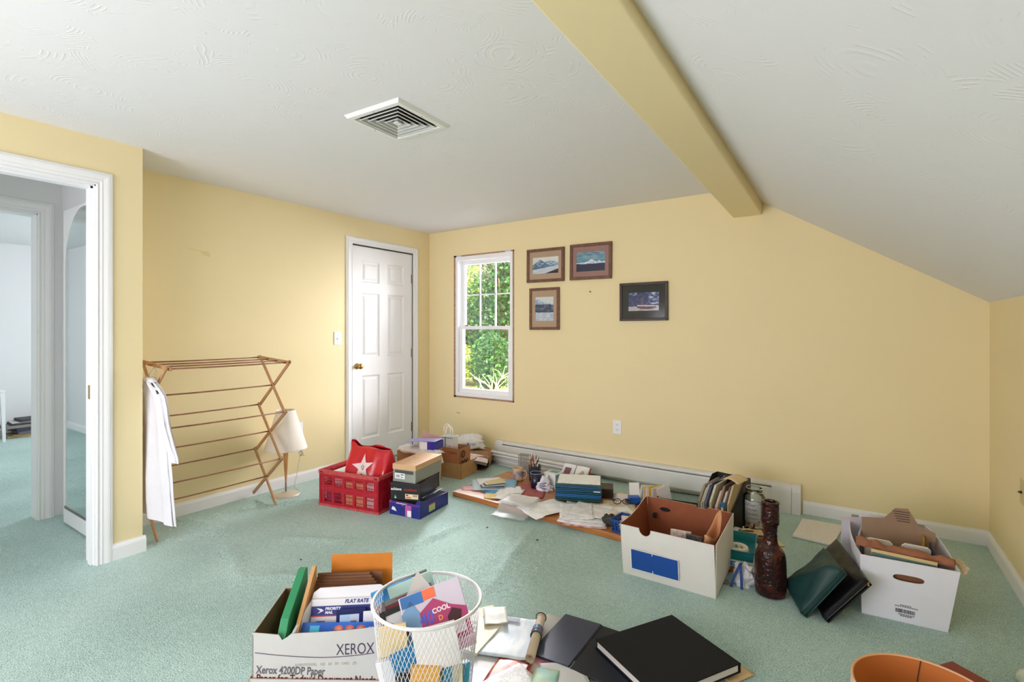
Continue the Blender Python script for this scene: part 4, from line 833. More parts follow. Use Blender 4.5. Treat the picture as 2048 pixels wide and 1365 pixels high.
sheet_of('paper_sheet', 'white typed card over the red folder', 'paper', .12, .16, PT[0], -2.13, 3.16, z+.012, 42, .004, seed=7)
sheet_of('paper_sheet', 'white form with grey rows beside the notepads', 'paper', .19, .25, PT[1], -2.12, 3.07, z+.006, 18, .006, seed=8)
# clear sleeve with crumpled paper hanging over the front edge
def sleeve(name, label, cat, mat, x, y, rz, w, d, edge, z0, seed, drop=.03):
    b = B()
    def fn(u, v):
        X, Y = -w/2+u*w, -d/2+v*d; wy = y+(X*sin(R(rz))+Y*cos(R(rz))); k = max(0, edge-wy)
        return (X, Y, max(.002-z0, .005+.006*fbm(u*4+seed, v*4, 1)-min(drop, k*.9)*min(1, k/.03)))
    b.sheet(16, 18, fn, .0008); o = b.build(name, mat, smooth=True, loc=(x, y, z0), rot=(0, 0, R(rz))); return tag(o, label, cat)
sleeve('printed_form', 'crumpled white form inside the clear sleeve on the board', 'paper', PT[1], -1.97, 2.985, 6, .23, .22, 2.86, BT+.012, 3)
sleeve('plastic_sleeve', 'clear plastic sleeve hanging over the front edge of the board', 'sleeve', CLEAR, -1.925, 2.88, 8, .26, .30, 2.885, BT+.026, 5, .05)
sleeve('printed_form', 'large white sheet overhanging the front edge right of the sleeve', 'paper', PT[0], -1.735, 2.965, -24, .235, .33, 2.84, BT+.010, 9, .012)
# newspapers and magazines in front of the folders
for k, (lab, m_, x, y, rz, w, d) in enumerate((('red-edged magazine at the bottom of the newspaper pile', M('red_magazine', (176, 44, 58), .4, rgb2=(226, 214, 216), vs=18), -1.455, 3.0, 18, .30, .37), ('newspaper section second from the bottom of the board pile', PT[2], -1.46, 3.01, 15, .30, .36), ('newspaper folded near the top of the board pile', PT[2], -1.475, 3.045, 22, .29, .33), ('white statement page on the newspaper pile', PT[3], -1.53, 3.01, 28, .22, .28), ('torn news page uppermost on the newspaper pile', PT[2], -1.445, 3.07, 10, .25, .24))):
    sheet_of('newspaper' if m_ is PT[2] else 'magazine', lab, 'newspaper' if m_ is PT[2] else 'magazine', w, d, m_, x, y, z+.0045*k, rz, .006, seed=20+k, th=.003 if k < 3 else .0008, curl=.006)
# stack of blue and green folders
t = thing('folder_stack', 'stack of blue and green folders topped with white pages', 'folders', (-1.745, 3.115, z+.024), 24)
GRF = M('dark_green_folder', (18, 82, 82), .4); BLF = M('bright_blue_folder', (24, 96, 158), .4); NVF = M('deep_blue_folder', (38, 84, 150), .4)
for k, m_ in enumerate((GRF, GRF, BLF, BLF, GRF, NVF, GRF, NVF, GRF)):
    zz = k*.0125; f = B().box(0, .318, 0, .235, zz, zz+.0015).box(0, .318, 0, .235, zz+.009, zz+.0105).box(.0, .318, 0, .002, zz, zz+.0105)
    f.build('folder', m_, t, loc=(RND.uniform(-.006, .006), RND.uniform(-.004, .004), 0), rot=(0, 0, R(RND.uniform(-1.2, 1.2))))
    bx(.002, .31, .006, .228, zz+.0016, zz+.0088).build('folder_pages', PAPER, t)
sheet_top = bx(.01, .31, .02, .24, .1125, .1165).build('top_pages', TXT('list_paper', (246, 248, 252), (150, 152, 160), .012, 60, dens=.45, blocks=6, strength=.35), t)
slabthing('leather_book', 'dark brown book behind the folder stack', 'book', .15, .15, .066, M('dark_brown_leather', (58, 44, 38), .5, bump=.2), (-1.545, 3.47, z), (0, 0, R(24)), .004)
# mugs and pen cups
def mug(label, x, y, r, h, mat, inside, rz, band=None):
    t = thing('mug', label, 'mug', (x, y, z), rz)
    B().lathe([(r*.86, 0), (r*.95, .006), (r, h*.35), (r, h), (r-.003, h+.002), (r-.006, h), (r-.006, .01), (.001, .008)], 28).build('body', [mat], t, smooth=True)
    B().lathe([(.001, h*.72), (r-.0065, h*.72)], 20, capb=False).build('contents', inside, t)
    B().tube([(r*.95, 0, h*.82), (r+.026, 0, h*.80), (r+.036, 0, h*.52), (r+.022, 0, h*.26), (r*.95, 0, h*.2)], .006, 8).build('handle', mat, t, smooth=True)
    if band: B().lathe([(r+.0006, h*.15), (r+.0006, h*.85)], 28, capb=False).build('printed_band', band, t, smooth=True)
    return t
CREAM = M('cream_stoneware', (206, 172, 134), .35); COFF = M('dark_coffee', (70, 26, 20), .3)
mug('tan mug with blue patterned side at the back of the board', -2.268, 3.425, .044, .098, CREAM, COFF, 10, M('blue_tan_pattern', (206, 172, 134), .35, rgb2=(92, 116, 160), vs=26))
NAV = M('navy_glaze', (24, 26, 52), .25)
t = thing('pen_cup', 'navy cup with a pale rim standing before the tissue box', 'cup', (-2.035, 3.325, z), 0)
B().lathe([(.036, 0), (.040, .004), (.047, .118), (.044, .118), (.037, .008), (.001, .006)], 28).build('body', NAV, t, smooth=True); B().tube([(.0465*cos(a), .0465*sin(a), .119) for a in [2*pi*i/28 for i in range(28)]], .0022, 6, closed=True).build('rim', M('grey_rim', (150, 154, 176), .4), t, smooth=True)
B().tube([(.045, .02, .10), (.062, .028, .09), (.064, .03, .05), (.045, .02, .03)], .0025, 6).build('handle', M('grey_rim'), t, smooth=True)
t = thing('pen_cup', 'navy cup crowded with pens and brushes', 'cup', (-2.145, 3.485, z), 0)
B().lathe([(.042, 0), (.046, .004), (.052, .125), (.049, .125), (.042, .008), (.001, .006)], 28).build('body', NAV, t, smooth=True)
PC = [(222, 208, 190), (40, 40, 48), (200, 170, 120), (216, 214, 220), (150, 100, 70), (60, 62, 80), (226, 196, 160), (190, 60, 50), (236, 232, 226), (90, 60, 46)]
PN = ['cream', 'black', 'tan', 'pale grey', 'brown', 'slate', 'peach', 'red', 'white', 'dark brown']
for k in range(10):
    a = k*2.4; r_ = .012+.022*((k*7) % 5)/5; L = .17+.05*((k*3) % 7)/7; top = Vector((r_*1.9*cos(a), r_*1.9*sin(a), L)); bot = Vector((r_*.6*cos(a+.6), r_*.6*sin(a+.6), .012))
    p = thing('pen', '%s pen with a %s tip standing in the crowded navy cup' % (PN[k], PN[(k*3+1) % 10]), 'pen', Vector((-2.145, 3.485, z))+bot, group='pens in the navy cup'); d = top-bot
    B().tube([(0, 0, 0), d*.8], .0042, 7).build('barrel', M('pen_%d' % (k % 10), PC[k % 10], .4), p, smooth=True)
    B().tube([d*.8, d*.86, d], [.0046, .0048, .002], 7).build('tip', M('pen_%d' % ((k*3+1) % 10), PC[(k*3+1) % 10], .4), p, smooth=True)
t = thing('wire_letter_holder', 'grey wire mesh letter holder at the back of the board', 'holder', (-2.37, 3.585, z), 12); GW = M('grey_wire', (128, 120, 110), .4, metal=.6)
for y in (0, .045):
    rect_frame(0, .115, 0, .16, .004, y, y+.004).build('frame', GW, t)
    b = B()
    for k in range(1, 12): b.box(.115*k/12-.0006, .115*k/12+.0006, y+.001, y+.003, .003, .157)
    for k in range(1, 15): b.box(.003, .112, y+.001, y+.003, .16*k/15-.0006, .16*k/15+.0006)
    b.build('mesh_panel', GW, t)
bx(0, .115, 0, .049, 0, .003).build('base', GW, t)
# tissue box and plastic wrapper
t = thing('tissue_box', 'white and blue tissue box beside the navy cups', 'box', (-2.0, 3.375, z), -8)
B().box(0, .115, 0, .115, 0, .118).build('box_body', WHC, t, bevel=.002); bx(.1152, .1165, .01, .105, .06, .11).build('print_panel', M('cyan_print', (56, 150, 190), .5), t); bx(.02, .098, .04, .1, .118, .1188).build('top_print', M('teal_print'), t); bx(.1152, .1165, .01, .105, .0, .035).build('print_panel', M('green_box_print', (30, 130, 100), .5), t)
t = thing('plastic_wrapper', 'clear crumpled wrapper with purple print before the tissue box', 'wrapper', (-1.945, 3.30, z), 20)
blob(.05, .032, .062, 12, .7, 2.2, 18, 10).build('wrapper', M('milky_plastic', (222, 220, 226), .3, bump=.4, bs=25, bd=.01), t)
for k in range(3): B().tube([(-.03+.05*s, -.048+.004*sin(9*s), .04+.012*k+.03*s*(k-1)*.4) for s in [i/6 for i in range(7)]], .003, 5).build('purple_print', M('violet_ink', (88, 80, 160), .5), t)
# open red book leaning on the heater side
t = thing('open_book', 'open red covered book with a mauve picture on its left page', 'book', (-1.90, 3.655, .002), -6)
RC = M('red_book_cover', (150, 40, 48), .5)
for s, (x0, x1) in enumerate(((-.125, 0), (0, .125))):
    B().box(x0, x1, 0, .165, 0, .003).build('cover', RC, t, rot=(R(52), 0, 0)); B().sheet(8, 3, lambda u, v: (x0+.004+u*(x1-x0-.008), .004+v*.154, .022+.006*sin(pi*u)), .018).build('page_block', PAPER, t, rot=(R(52), 0, 0))
bx(-.095, -.035, .045, .125, .0275, .0285).build('printed_picture', M('mauve_picture', (108, 66, 82), .5, rgb2=(140, 96, 110), vs=60), t, rot=(R(52), 0, 0)); bx(-.095, -.035, .02, .043, .0275, .0283).build('printed_picture', M('dark_green_picture', (52, 66, 54), .5), t, rot=(R(52), 0, 0))
b = B().tube([(0, 0, .012), (.12, .05, .105)], .012, 12).build('paper_roll', M('tan_roll', (214, 194, 158), .7), loc=(-1.885, 3.545, z)); tag(b, 'tan rolled paper by the open red book', 'roll')
# right half of the board: tissues, glasses, cards, envelopes
CRP = M('crumpled_tissue', (226, 214, 204), .7, bump=.5, bs=30, bd=.01)
for k, (x, y, r_, lab) in enumerate(((-1.385, 3.44, .055, 'crumpled beige tissue right of the folder stack'), (-1.30, 3.09, .05, 'crumpled white tissue behind the blue basket'), (-1.235, 3.13, .04, 'small white wad of paper next to the white box corner'))):
    o = blob(r_, r_*.75, r_*.5, 30+k, .45, 2.2, 22, 12).build('crumpled_tissue', CRP, smooth=True, loc=(x, y, z), rot=(0, 0, k)); tag(o, lab, 'tissue')
sheet_of('paper_sheet', 'creased cream page under the black glasses', 'paper', .22, .26, M('cream_page', (222, 210, 184), .7), -1.34, 3.28, z, 25, .008, seed=50)
sheet_of('paper_sheet', 'white page between the glasses and the newspaper pile', 'paper', .2, .2, PT[1], -1.30, 3.17, z+.010, 40, .008, seed=51)
t = thing('eyeglasses', 'black framed glasses lying on a cream page', 'glasses', (-1.335, 3.315, z+.016), 28); BKP = M('black_gloss_plastic', (20, 20, 24), .25)
for s in (-1, 1):
    B().tube([(s*.032+.026*cos(a), -.002, .018+.018*sin(a)) for a in [2*pi*i/20 for i in range(20)]], .0028, 6, closed=True).build('lens_rim', BKP, t, smooth=True)
    B().tube([(s*.058, 0, .022), (s*.062, .05, .02), (s*.055, .12, .01)], .003, 6).build('temple', BKP, t, smooth=True)
B().tube([(-.007, -.002, .022), (.007, -.002, .022)], .0028, 6).build('bridge', BKP, t)
cb = []
for i in range(40): a = i*.35; cb.append((-1.30+.05*cos(a)+.03*i/40, 3.40+.035*sin(a), z+.014+.002*sin(i)))
tag(B().tube(cb, .0032, 6).build('black_cable', BKP, smooth=True), 'coiled black cable behind the glasses', 'cable')
slabthing('small_box', 'small bright blue box under the standing white card', 'box', .075, .06, .05, M('bright_blue_box', (30, 86, 176), .4), (-1.285, 3.42, z), (0, 0, R(35)), .002)
tag(bx(-.036, .036, -.001, .001, 0, .085).build('index_card', M('white_card2', (240, 238, 234), .6), loc=(-1.29, 3.44, z+.052), rot=(R(-12), 0, R(34))), 'white index card standing on the small blue box', 'card')
t = thing('tape_roll', 'roll of silver tape standing among the envelopes', 'tape', (-1.315, 3.605, .042), 0, rot=(R(80), 0, R(30)))
B().lathe([(.022, -.012), (.042, -.012), (.042, .012), (.022, .012), (.022, -.012)], 28, capb=False).build('tape_ring', M('silver_tape', (176, 182, 200), .35), t, smooth=False)
EV = [((238, 234, 228), 'cream envelope at the left of the standing bundle'), ((228, 206, 176), 'manila envelope behind the tape roll'), ((236, 236, 240), 'white envelope with a blue stamp in the standing bundle'), ((226, 190, 70), 'yellow card in the standing bundle of envelopes'), ((232, 228, 232), 'white envelope before the yellow card'), ((220, 196, 196), 'pinkish envelope at the right end of the bundle'), ((236, 234, 232), 'white envelope at the far right of the bundle')]
for k, (c, lab) in enumerate(EV):
    t = thing('envelope', lab, 'envelope', (-1.225+.021*k, 3.47+.012*k, z), 55, group='envelopes standing on the board', rot=(0, R(10-4*k), R(58)))
    bx(-.055, .055, -.002, .002, 0, .125-.006*(k % 3)).build('paper', M('envelope_%d' % k, c, .65), t)
    if k == 2: bx(.0, .035, -.0026, -.002, .08, .105).build('stamp', M('blue_stamp', (78, 96, 160), .5), t)
    if k in (0, 4): bx(-.04, -.02, -.0026, -.002, .02, .11).build('stripe', M('green_stripe', (130, 170, 150), .5), t)
# blue plastic basket at the front edge
def basket(parent, w, d, h, mat, fl_=.12, cols=7, rows=3):
    th = .003
    def side(L, f):
        b = B()
        if not cols: return b.hexa([f(0, 0, 0), f(L, 0, 0), f(L, 0, th), f(0, 0, th)], [f(0, 1, 0), f(L, 1, 0), f(L, 1, th), f(0, 1, th)])
        for v0, v1 in ((0, .18), (.82, 1)): b.hexa([f(0, v0, 0), f(L, v0, 0), f(L, v0, th), f(0, v0, th)], [f(0, v1, 0), f(L, v1, 0), f(L, v1, th), f(0, v1, th)])
        for c in range(cols+1):
            x = L*c/cols; x0, x1 = max(0, x-L*.035), min(L, x+L*.035); b.hexa([f(x0, .18, 0), f(x1, .18, 0), f(x1, .18, th), f(x0, .18, th)], [f(x0, .82, 0), f(x1, .82, 0), f(x1, .82, th), f(x0, .82, th)])
        for r_ in range(1, rows): v = .18+.64*r_/rows; b.hexa([f(0, v-.03, 0), f(L, v-.03, 0), f(L, v-.03, th), f(0, v-.03, th)], [f(0, v+.03, 0), f(L, v+.03, 0), f(L, v+.03, th), f(0, v+.03, th)])
        return b
    e = fl_*h
    side(1, lambda u, v, t: (-e*v+u*(w+2*e*v), -e*v+t, v*h)).build('side', mat, parent, recalc=True); side(1, lambda u, v, t: (-e*v+u*(w+2*e*v), d+e*v-t, v*h)).build('side', mat, parent, recalc=True)
    side(1, lambda u, v, t: (-e*v+t, -e*v+u*(d+2*e*v), v*h)).build('side', mat, parent, recalc=True); side(1, lambda u, v, t: (w+e*v-t, -e*v+u*(d+2*e*v), v*h)).build('side', mat, parent, recalc=True)
    bx(0, w, 0, d, 0, .003).build('bottom', mat, parent)
    B().tube([(-e, -e, h), (w+e, -e, h), (w+e, d+e, h), (-e, d+e, h)], .004, 6, closed=True).build('rim', mat, parent, smooth=True)
t = thing('plastic_basket', 'small blue plastic basket between the newspapers and the white box', 'basket', (-1.215, 2.865, z), -6); basket(t, .15, .13, .075, M('blue_basket_plastic', (32, 76, 150), .35))
for k, (c, lab, rz) in enumerate((((236, 234, 232), 'white card stack lying in the blue basket', 10), ((206, 186, 176), 'pale brown card in the blue basket', -14), ((226, 206, 206), 'pinkish slip in the blue basket', 30))):
    slabthing('card_stack', lab, 'cards', .11, .075, .02, M('basket_card_%d' % k, c, .7), (-1.135+.006*k, 2.925+.006*k, z+.012+.021*k), (R(4), R(5), R(rz)))
o = blob(.05, .035, .04, 77, .3).build('pouch', M('dark_olive_pouch', (52, 54, 46), .7), smooth=True, loc=(-1.27, 2.965, z)); tag(o, 'dark pouch tucked behind the blue basket', 'pouch')
# black mesh letter tray behind the white box
t = thing('mesh_tray', 'low black wire mesh tray behind the white box', 'tray', (-1.13, 3.44, z), 8); BW = M('black_wire', (34, 34, 34), .4, metal=.3)
for (w, loc, rz) in ((.30, (0, 0, 0), 0), (.30, (0, .18, 0), 0), (.18, (0, 0, 0), 90), (.18, (.30, 0, 0), 90)):
    b = B().bar((0, 0, .062), (w, 0, .062), .006).bar((0, 0, .003), (w, 0, .003), .006).bar((0, 0, 0), (0, 0, .065), .006).bar((w, 0, 0), (w, 0, .065), .006)
    for k in range(1, int(w/.009)): b.box(k*.009-.0006, k*.009+.0006, -.0006, .0006, .004, .061)
    for k in range(1, 8): b.box(0, w, -.0006, .0006, k*.0075, k*.0075+.0012)
    b.build('mesh_side', BW, t, loc=loc, rot=(0, 0, R(rz)))
bx(0, .3, 0, .18, 0, .002).build('mesh_base', BW, t)
# ------------------------------------------------------------------ magazine holder
t = thing('magazine_holder', 'black two-slot magazine holder packed with papers', 'file holder', (-.822, 3.235, BT), -13); BKH = M('black_holder', (26, 26, 28), .45)
hw, hd, hh = .215, .30, .285
sp = [(0, 0), (hd, 0), (hd, hh), (hd-.075, hh), (0, .105)]
for x in (0, hw/2-.0015, hw-.003): B().prism(sp, 0, .003, Matrix(((0, 0, 1, x), (1, 0, 0, 0), (0, 1, 0, 0), (0, 0, 0, 1)))).build('side_wall', BKH, t, recalc=True)
bx(0, hw, 0, hd, 0, .003).build('base', BKH, t); bx(0, hw, hd-.003, hd, 0, hh).build('back_wall', BKH, t)
B().box(0, hw, 0, .003, 0, .10).build('front_lip', BKH, t)
for x in (.05, .165): B().lathe([(.0075, 0), (.0075, .001)], 14, capt=True).build('finger_hole', PAPER, t, loc=(x, hd-.0035, hh-.025), rot=(pi/2, 0, 0))
HM = Matrix.Translation((-.822, 3.235, BT)) @ Matrix.Rotation(R(-13), 4, 'Z')
MG = [(.010, .014, (150, 140, 124), .250, 'grey brown magazine at the left of the black holder'), (.027, .010, (206, 196, 160), .235, 'cream booklet second from left in the black holder'), (.040, .012, (170, 170, 178), .255, 'grey folder third from left in the black holder'), (.055, .010, (126, 122, 132), .245, 'slate booklet in the middle of the left slot'), (.068, .010, (38, 46, 84), .275, 'navy folder in the left slot of the black holder'), (.082, .014, (208, 204, 176), .265, 'pale olive magazine beside the slot divider'), (.118, .016, (226, 206, 200), .235, 'ring notebook with pinkish pages in the right slot'), (.138, .012, (150, 118, 96), .27, 'brown folder in the right slot of the black holder'), (.155, .014, (226, 216, 214), .24, 'white tabbed notebook in the right slot'), (.176, .010, (96, 86, 78), .275, 'dark folder in the right slot of the black holder'), (.192, .010, (196, 176, 136), .285, 'tan folder at the right of the black holder')]
for k, (x, th, c, hgt, lab) in enumerate(MG):
    poly = [(.012, 0), (hd-.02, 0), (hd-.015, hgt), (.085, hgt-.01), (.014, hgt*.62)]
    o = B().prism(poly, 0, th, Matrix(((0, 0, 1, 0), (1, 0, 0, 0), (0, 1, 0, 0), (0, 0, 0, 1)))).build('magazine' if k % 2 else 'folder', M('holder_item_%d' % k, c, .55, var=.06, vs=30), recalc=True); o.matrix_world = HM @ Matrix.Translation((x, 0, .004)); tag(o, lab, 'magazine' if k % 2 else 'folder', 'papers in the black magazine holder')
o = B().sheet(8, 6, lambda u, v: (.10+.12*u, .10+.15*v, .29-BT+.03+.035*sin(pi*u*.8)-.02*u), .001).build('torn_page', M('beige_page', (220, 198, 160), .7), smooth=True); o.matrix_world = HM; tag(o, 'beige page curling over the top of the black holder', 'paper')
o = B().box(-.012, .012, -.001, .001, 0, .03).build('blue_tab', M('tab_blue', (30, 120, 190), .5)); o.matrix_world = HM @ Matrix.Translation((.168, .010, .16)); tag(o, 'blue tab sticking out of the white notebook', 'tab')
# ------------------------------------------------------------------ glass jar
t = thing('glass_jar', 'large clear glass jar with a handwritten paper inside', 'jar', (-.507, 3.365, BT), 0); JG = glass_mat('jar_glass', (.94, .97, .95, 1), refl=.08)
B().lathe([(.050, .0), (.060, .006), (.063, .02), (.063, .195), (.058, .215), (.047, .232), (.045, .236), (.045, .262)], 36).build('glass_body', JG, t, smooth=True)
for zz in (.240, .262): B().tube([(.046*cos(a), .046*sin(a), zz) for a in [2*pi*i/32 for i in range(32)]], .003, 6, closed=True).build('rim', glass_mat('jar_rim_%d' % int(zz*1000), (.75, .80, .72, 1), refl=.15), t, smooth=True)
JP = TXT('jar_note', (232, 228, 236), (70, 70, 84), .013, 130, dens=.5, along='XZ', blocks=10, strength=.75)
b = B(); b.sheet(14, 8, lambda u, v: (.056*cos(-2.6+1.9*u), .056*sin(-2.6+1.9*u), .062+.13*v), .0006); o = b.build('jar_note', JP, smooth=True, loc=(-.507, 3.365, BT)); tag(o, 'handwritten white note curled inside the glass jar', 'note')
for k in range(4):
    B().tube([(.0575*cos(-2.3+1.0*s_+.1*k), .0575*sin(-2.3+1.0*s_+.1*k), .168-.026*k+.004*sin(s_*22+k)) for s_ in [i/14 for i in range(15)]], .0012, 4).build('handwriting', INK, o)
for k in range(2):
    a = k*1.6; o = B().tube([(0, 0, 0), (.06*cos(a), .06*sin(a), .03)], .005, 6).build('marker', BKP if k % 2 else M('white_marker', (220, 220, 224), .4), loc=(-.507-.03*cos(a), 3.365-.03*sin(a), BT+.012+.008*k)); tag(o, 'short %s marker lying in the bottom of the glass jar' % ['white', 'black'][k], 'marker', 'markers in the glass jar')
slabthing('booklet', 'thick brown book on the board before the jar', 'book', .17, .12, .034, M('mottled_brown', (120, 92, 76), .6), (-.525, 3.205, BT+.001), (0, 0, R(14)))
for k, (x, y, rz, w, d, m_, lab) in enumerate(((-.535, 3.20, -8, .15, .11, PAPER, 'white card on the brown book before the jar'), (-.50, 3.225, 18, .12, .09, M('tan_card', (206, 176, 130), .6), 'tan card on the brown book before the jar'))):
    sheet_of('card', lab, 'card', w, d, m_, x, y, z+.036+.004*k, rz, .003, seed=60+k, th=.0015)
for k in range(3):
    a = .5+k*.6; o = B().tube([(0, 0, .004), (.09*cos(a), .09*sin(a)*.5, .008)], .0035, 6).build('pencil', M('pencil_%d' % (k % 3), [(40, 40, 46), (226, 200, 120), (216, 216, 220)][k % 3], .5), loc=(-.565+.016*k, 3.18, z+.046+.004*k)); tag(o, 'loose %s pencil lying in front of the glass jar' % ['black', 'yellow', 'pale grey'][k], 'pencil', 'loose pencils before the jar')
sheet_of('envelope', 'small tan envelope corner showing right of the bottle neck', 'envelope', .11, .08, M('tan_envelope', (222, 196, 146), .65), -.40, 3.30, .004, 35, .003, seed=66)
# ------------------------------------------------------------------ teal basket on a printed carton at the board's right end
t = thing('flat_carton', 'flat white carton with blue print under the teal basket', 'box', (-.585, 2.79, BT), 6)
bx(0, .165, 0, .29, 0, .032).build('box_body', WHC, t, bevel=.0015); bx(.045, .115, -.0012, 0, .006, .027).build('print_panel', M('cyan_blue_print', (52, 132, 200), .5), t)
for k in range(4): bx(.01, .032, -.0012, 0, .006+.006*k, .009+.006*k).build('print_line', M('slate_print', (86, 104, 130), .5), t)
bx(.06, .10, -.0018, -.001, .012, .021).build('print_mark', M('pale_cyan', (170, 214, 236), .5), t)
t = thing('plastic_basket', 'teal plastic basket with a tape roll beside the brown bottle', 'basket', (-.57, 2.80, BT+.033), 6); basket(t, .14, .265, .048, M('teal_plastic', (22, 120, 128), .35), .14, 0, 1)
t = thing('tape_roll', 'white roll of tape lying in the teal basket', 'tape', (-.515, 2.885, BT+.040), 0)
B().lathe([(.034, 0), (.052, 0), (.054, .022), (.050, .036), (.036, .036), (.034, 0)], 30, capb=False).build('tape_ring', M('white_tape', (232, 226, 216), .6, bump=.3, bs=40), t, smooth=True)
for k in range(4):
    a = .8+k*1.5; o = blob(.007, .007, .007, k, .1, 2, 8, 6).build('push_pin', M('pin_%d' % (k % 4), [(214, 168, 50), (60, 150, 130), (150, 150, 170), (220, 220, 214)][k % 4], .4), smooth=True, loc=(-.512+.018*cos(a), 2.888+.018*sin(a), BT+.064)); tag(o, 'tiny %s pin inside the white tape roll' % ['yellow', 'teal', 'grey', 'white'][k], 'pin', 'pins inside the tape roll')
# ribboned plastic bag in front
t = thing('ribbon_bag', 'small clear bag tied with blue ribbon left of the brown bottle', 'bag', (-.455, 2.695, 0), 0)
blob(.042, .034, .06, 91, .65, 2.0, 20, 12).build('bag_body', M('milky_plastic'), t)
RIB = M('blue_ribbon', (36, 72, 148), .4)
for s in (-1, 1):
    B().sheet(12, 1, lambda u, v: (-.012+s*.024*u-.015*u+.012*v, -.042-.020*u, .115*(1-u)**.8+.004), .0012).build('ribbon', RIB, t, smooth=True)
slabthing('paper_scrap', 'small crumpled grey scrap on the carpet before the board end', 'scrap', .04, .03, .012, M('grey_scrap', (120, 110, 112), .7), (-.535, 2.66, 0), (0, 0, R(30)))
# ------------------------------------------------------------------ white archive box, tipped forward off the board
def rim_mat(): return M('white_box_card', (226, 222, 218), .6, var=.03)
WBX = rim_mat(); BIN = M('brown_box_inside', (150, 84, 52), .8, var=.06, vs=25)
t = thing('archive_box', 'open white archive box with a blue label and brown inside', 'box', (-.992, 2.483, 0), rot=(R(5.2), 0, R(-.5)))
w, d, h = .455, .385, .262
lft = [(0, 0), (d, 0), (d, h), (d*.93, h+.004), (d*.80, h-.002), (d*.6, h-.012), (d*.35, h-.014), (0, h)]
bk = [(0, 0), (w, 0), (w, h-.006), (.33, h), (.325, h-.012), (.275, h-.012), (.27, h), (0, h)]
open_box(t, w, d, h, WBX, BIN, .005, front=notch(w, h, .125, .030, depth=.036), back=bk, left=lft, flare=.03)
fl_ = bx(.048, .290, -.0105, -.009, .043, .150).build('label_border', PAPER, t, rot=(R(1.6), 0, 0)); bx(.053, .287, -.0112, -.010, .046, .147).build('blue_label', M('cobalt_label', (16, 74, 160), .5), t, rot=(R(1.6), 0, 0))
for zz in (.137, .046): bx(.160, .1635, -.0118, -.0105, zz, zz+.012).build('label_tick', PAPER, t, rot=(R(1.6), 0, 0))
B().prism([(.36+.03*cos(a), .205+.012*sin(a)) for a in [2*pi*i/16 for i in range(16)]], .0, .001, mx).build('hand_hole', M('dark_hole'), t, loc=(-.26, d+.0, .0), recalc=True)
for x, y in ((.43, .352), (.05, .352)): blob(.012, .008, .02, 5, .1).build('rivet', M('dark_hole'), t, smooth=True, loc=(x, y, .16))
# crumpled kraft bag in the right front corner, papers at the bottom
t = thing('paper_sack', 'crumpled light kraft bag standing in the corner of the white box', 'bag', (-.590, 2.575, .035), -6)
KR = M('light_kraft_bag', (206, 150, 108), .75, var=.12, vs=14, bump=.6, bs=22, bd=.012)
def kb(u, v):
    a = 2*pi*u; s = .5+.5*v; return (.027*cos(a)*s*(1+.3*fbm(u*7, v*4, 3))+.010*v, .10*sin(a)*s*(1+.2*fbm(u*6, v*5, 8))+.03*v, v*(.245+.03*sin(a)-.03*cos(2*a)))
b = B(); n, ms = 36, 14
b.add([kb(i/n, k/ms) for k in range(ms+1) for i in range(n)], [(k*n+i, k*n+(i+1) % n, (k+1)*n+(i+1) % n, (k+1)*n+i) for k in range(ms) for i in range(n)]+[tuple(range(n))])
o = b.build('sack_body', KR, t, smooth=True); q = o.modifiers.new('s', 'SOLIDIFY'); q.thickness = .002
for k, (x, y, rz, c, lab) in enumerate(((-.735, 2.60, 6, (196, 176, 170), 'pale booklet standing low in the white box'), (-.665, 2.575, -4, (44, 42, 46), 'black printed card standing low in the white box'))):
    slabthing('booklet', lab, 'booklet', .10-.02*k, .015, .20, M('box_booklet_%d' % k, c, .5, rgb2=tuple(min(255, q_+60) for q_ in c), vs=50), (x, y, .03), (R(-6), 0, R(rz)))
# ------------------------------------------------------------------ brown glass bottle
def bottle_mat():
    m, nt, b = base('amber_brown_glass'); b.inputs['Base Color'].default_value = C3((62, 20, 16)); b.inputs['Roughness'].default_value = .2; b.inputs['Specular IOR Level'].default_value = .4; b.inputs['Coat Weight'].default_value = .15
    tc = nd(nt, 'ShaderNodeTexCoord'); v = nd(nt, 'ShaderNodeTexVoronoi'); v.inputs['Scale'].default_value = 58; nt.links.new(tc.outputs['Object'], v.inputs['Vector'])
    n = nd(nt, 'ShaderNodeTexNoise'); n.inputs['Scale'].default_value = 26; n.inputs['Detail'].default_value = 4; nt.links.new(tc.outputs['Object'], n.inputs['Vector'])
    r = nd(nt, 'ShaderNodeValToRGB'); r.color_ramp.elements[0].color = C3((36, 8, 7)); r.color_ramp.elements[1].color = C3((80, 22, 14)); r.color_ramp.elements[0].position = .45; r.color_ramp.elements[1].position = .75
    nt.links.new(n.outputs[0], r.inputs[0]); nt.links.new(r.outputs[0], b.inputs['Base Color'])
    bm = nd(nt, 'ShaderNodeBump'); bm.inputs['Strength'].default_value = .8; bm.inputs['Distance'].default_value = .005; nt.links.new(math_(nt, 'ADD', v.outputs['Distance'], n.outputs[0]), bm.inputs['Height']); nt.links.new(bm.outputs[0], b.inputs['Normal']); return m
t = thing('glass_bottle', 'tall embossed dark brown glass bottle', 'bottle', (-.333, 2.672, 0))
pr_ = [(.050, .002), (.064, .008), (.0685, .025), (.069, .06), (.068, .12), (.067, .17), (.064, .195), (.055, .215), (.042, .230), (.033, .242), (.030, .26), (.029, .29), (.030, .315), (.033, .332), (.038, .338), (.0395, .352), (.037, .40), (.0375, .425), (.039, .435), (.037, .441), (.028, .442), (.026, .43)]
prf = []
for i in range(len(pr_)-1):
    for s in range(3): prf.append((pr_[i][0]*(1-s/3)+pr_[i+1][0]*s/3, pr_[i][1]*(1-s/3)+pr_[i+1][1]*s/3))
prf.append(pr_[-1])
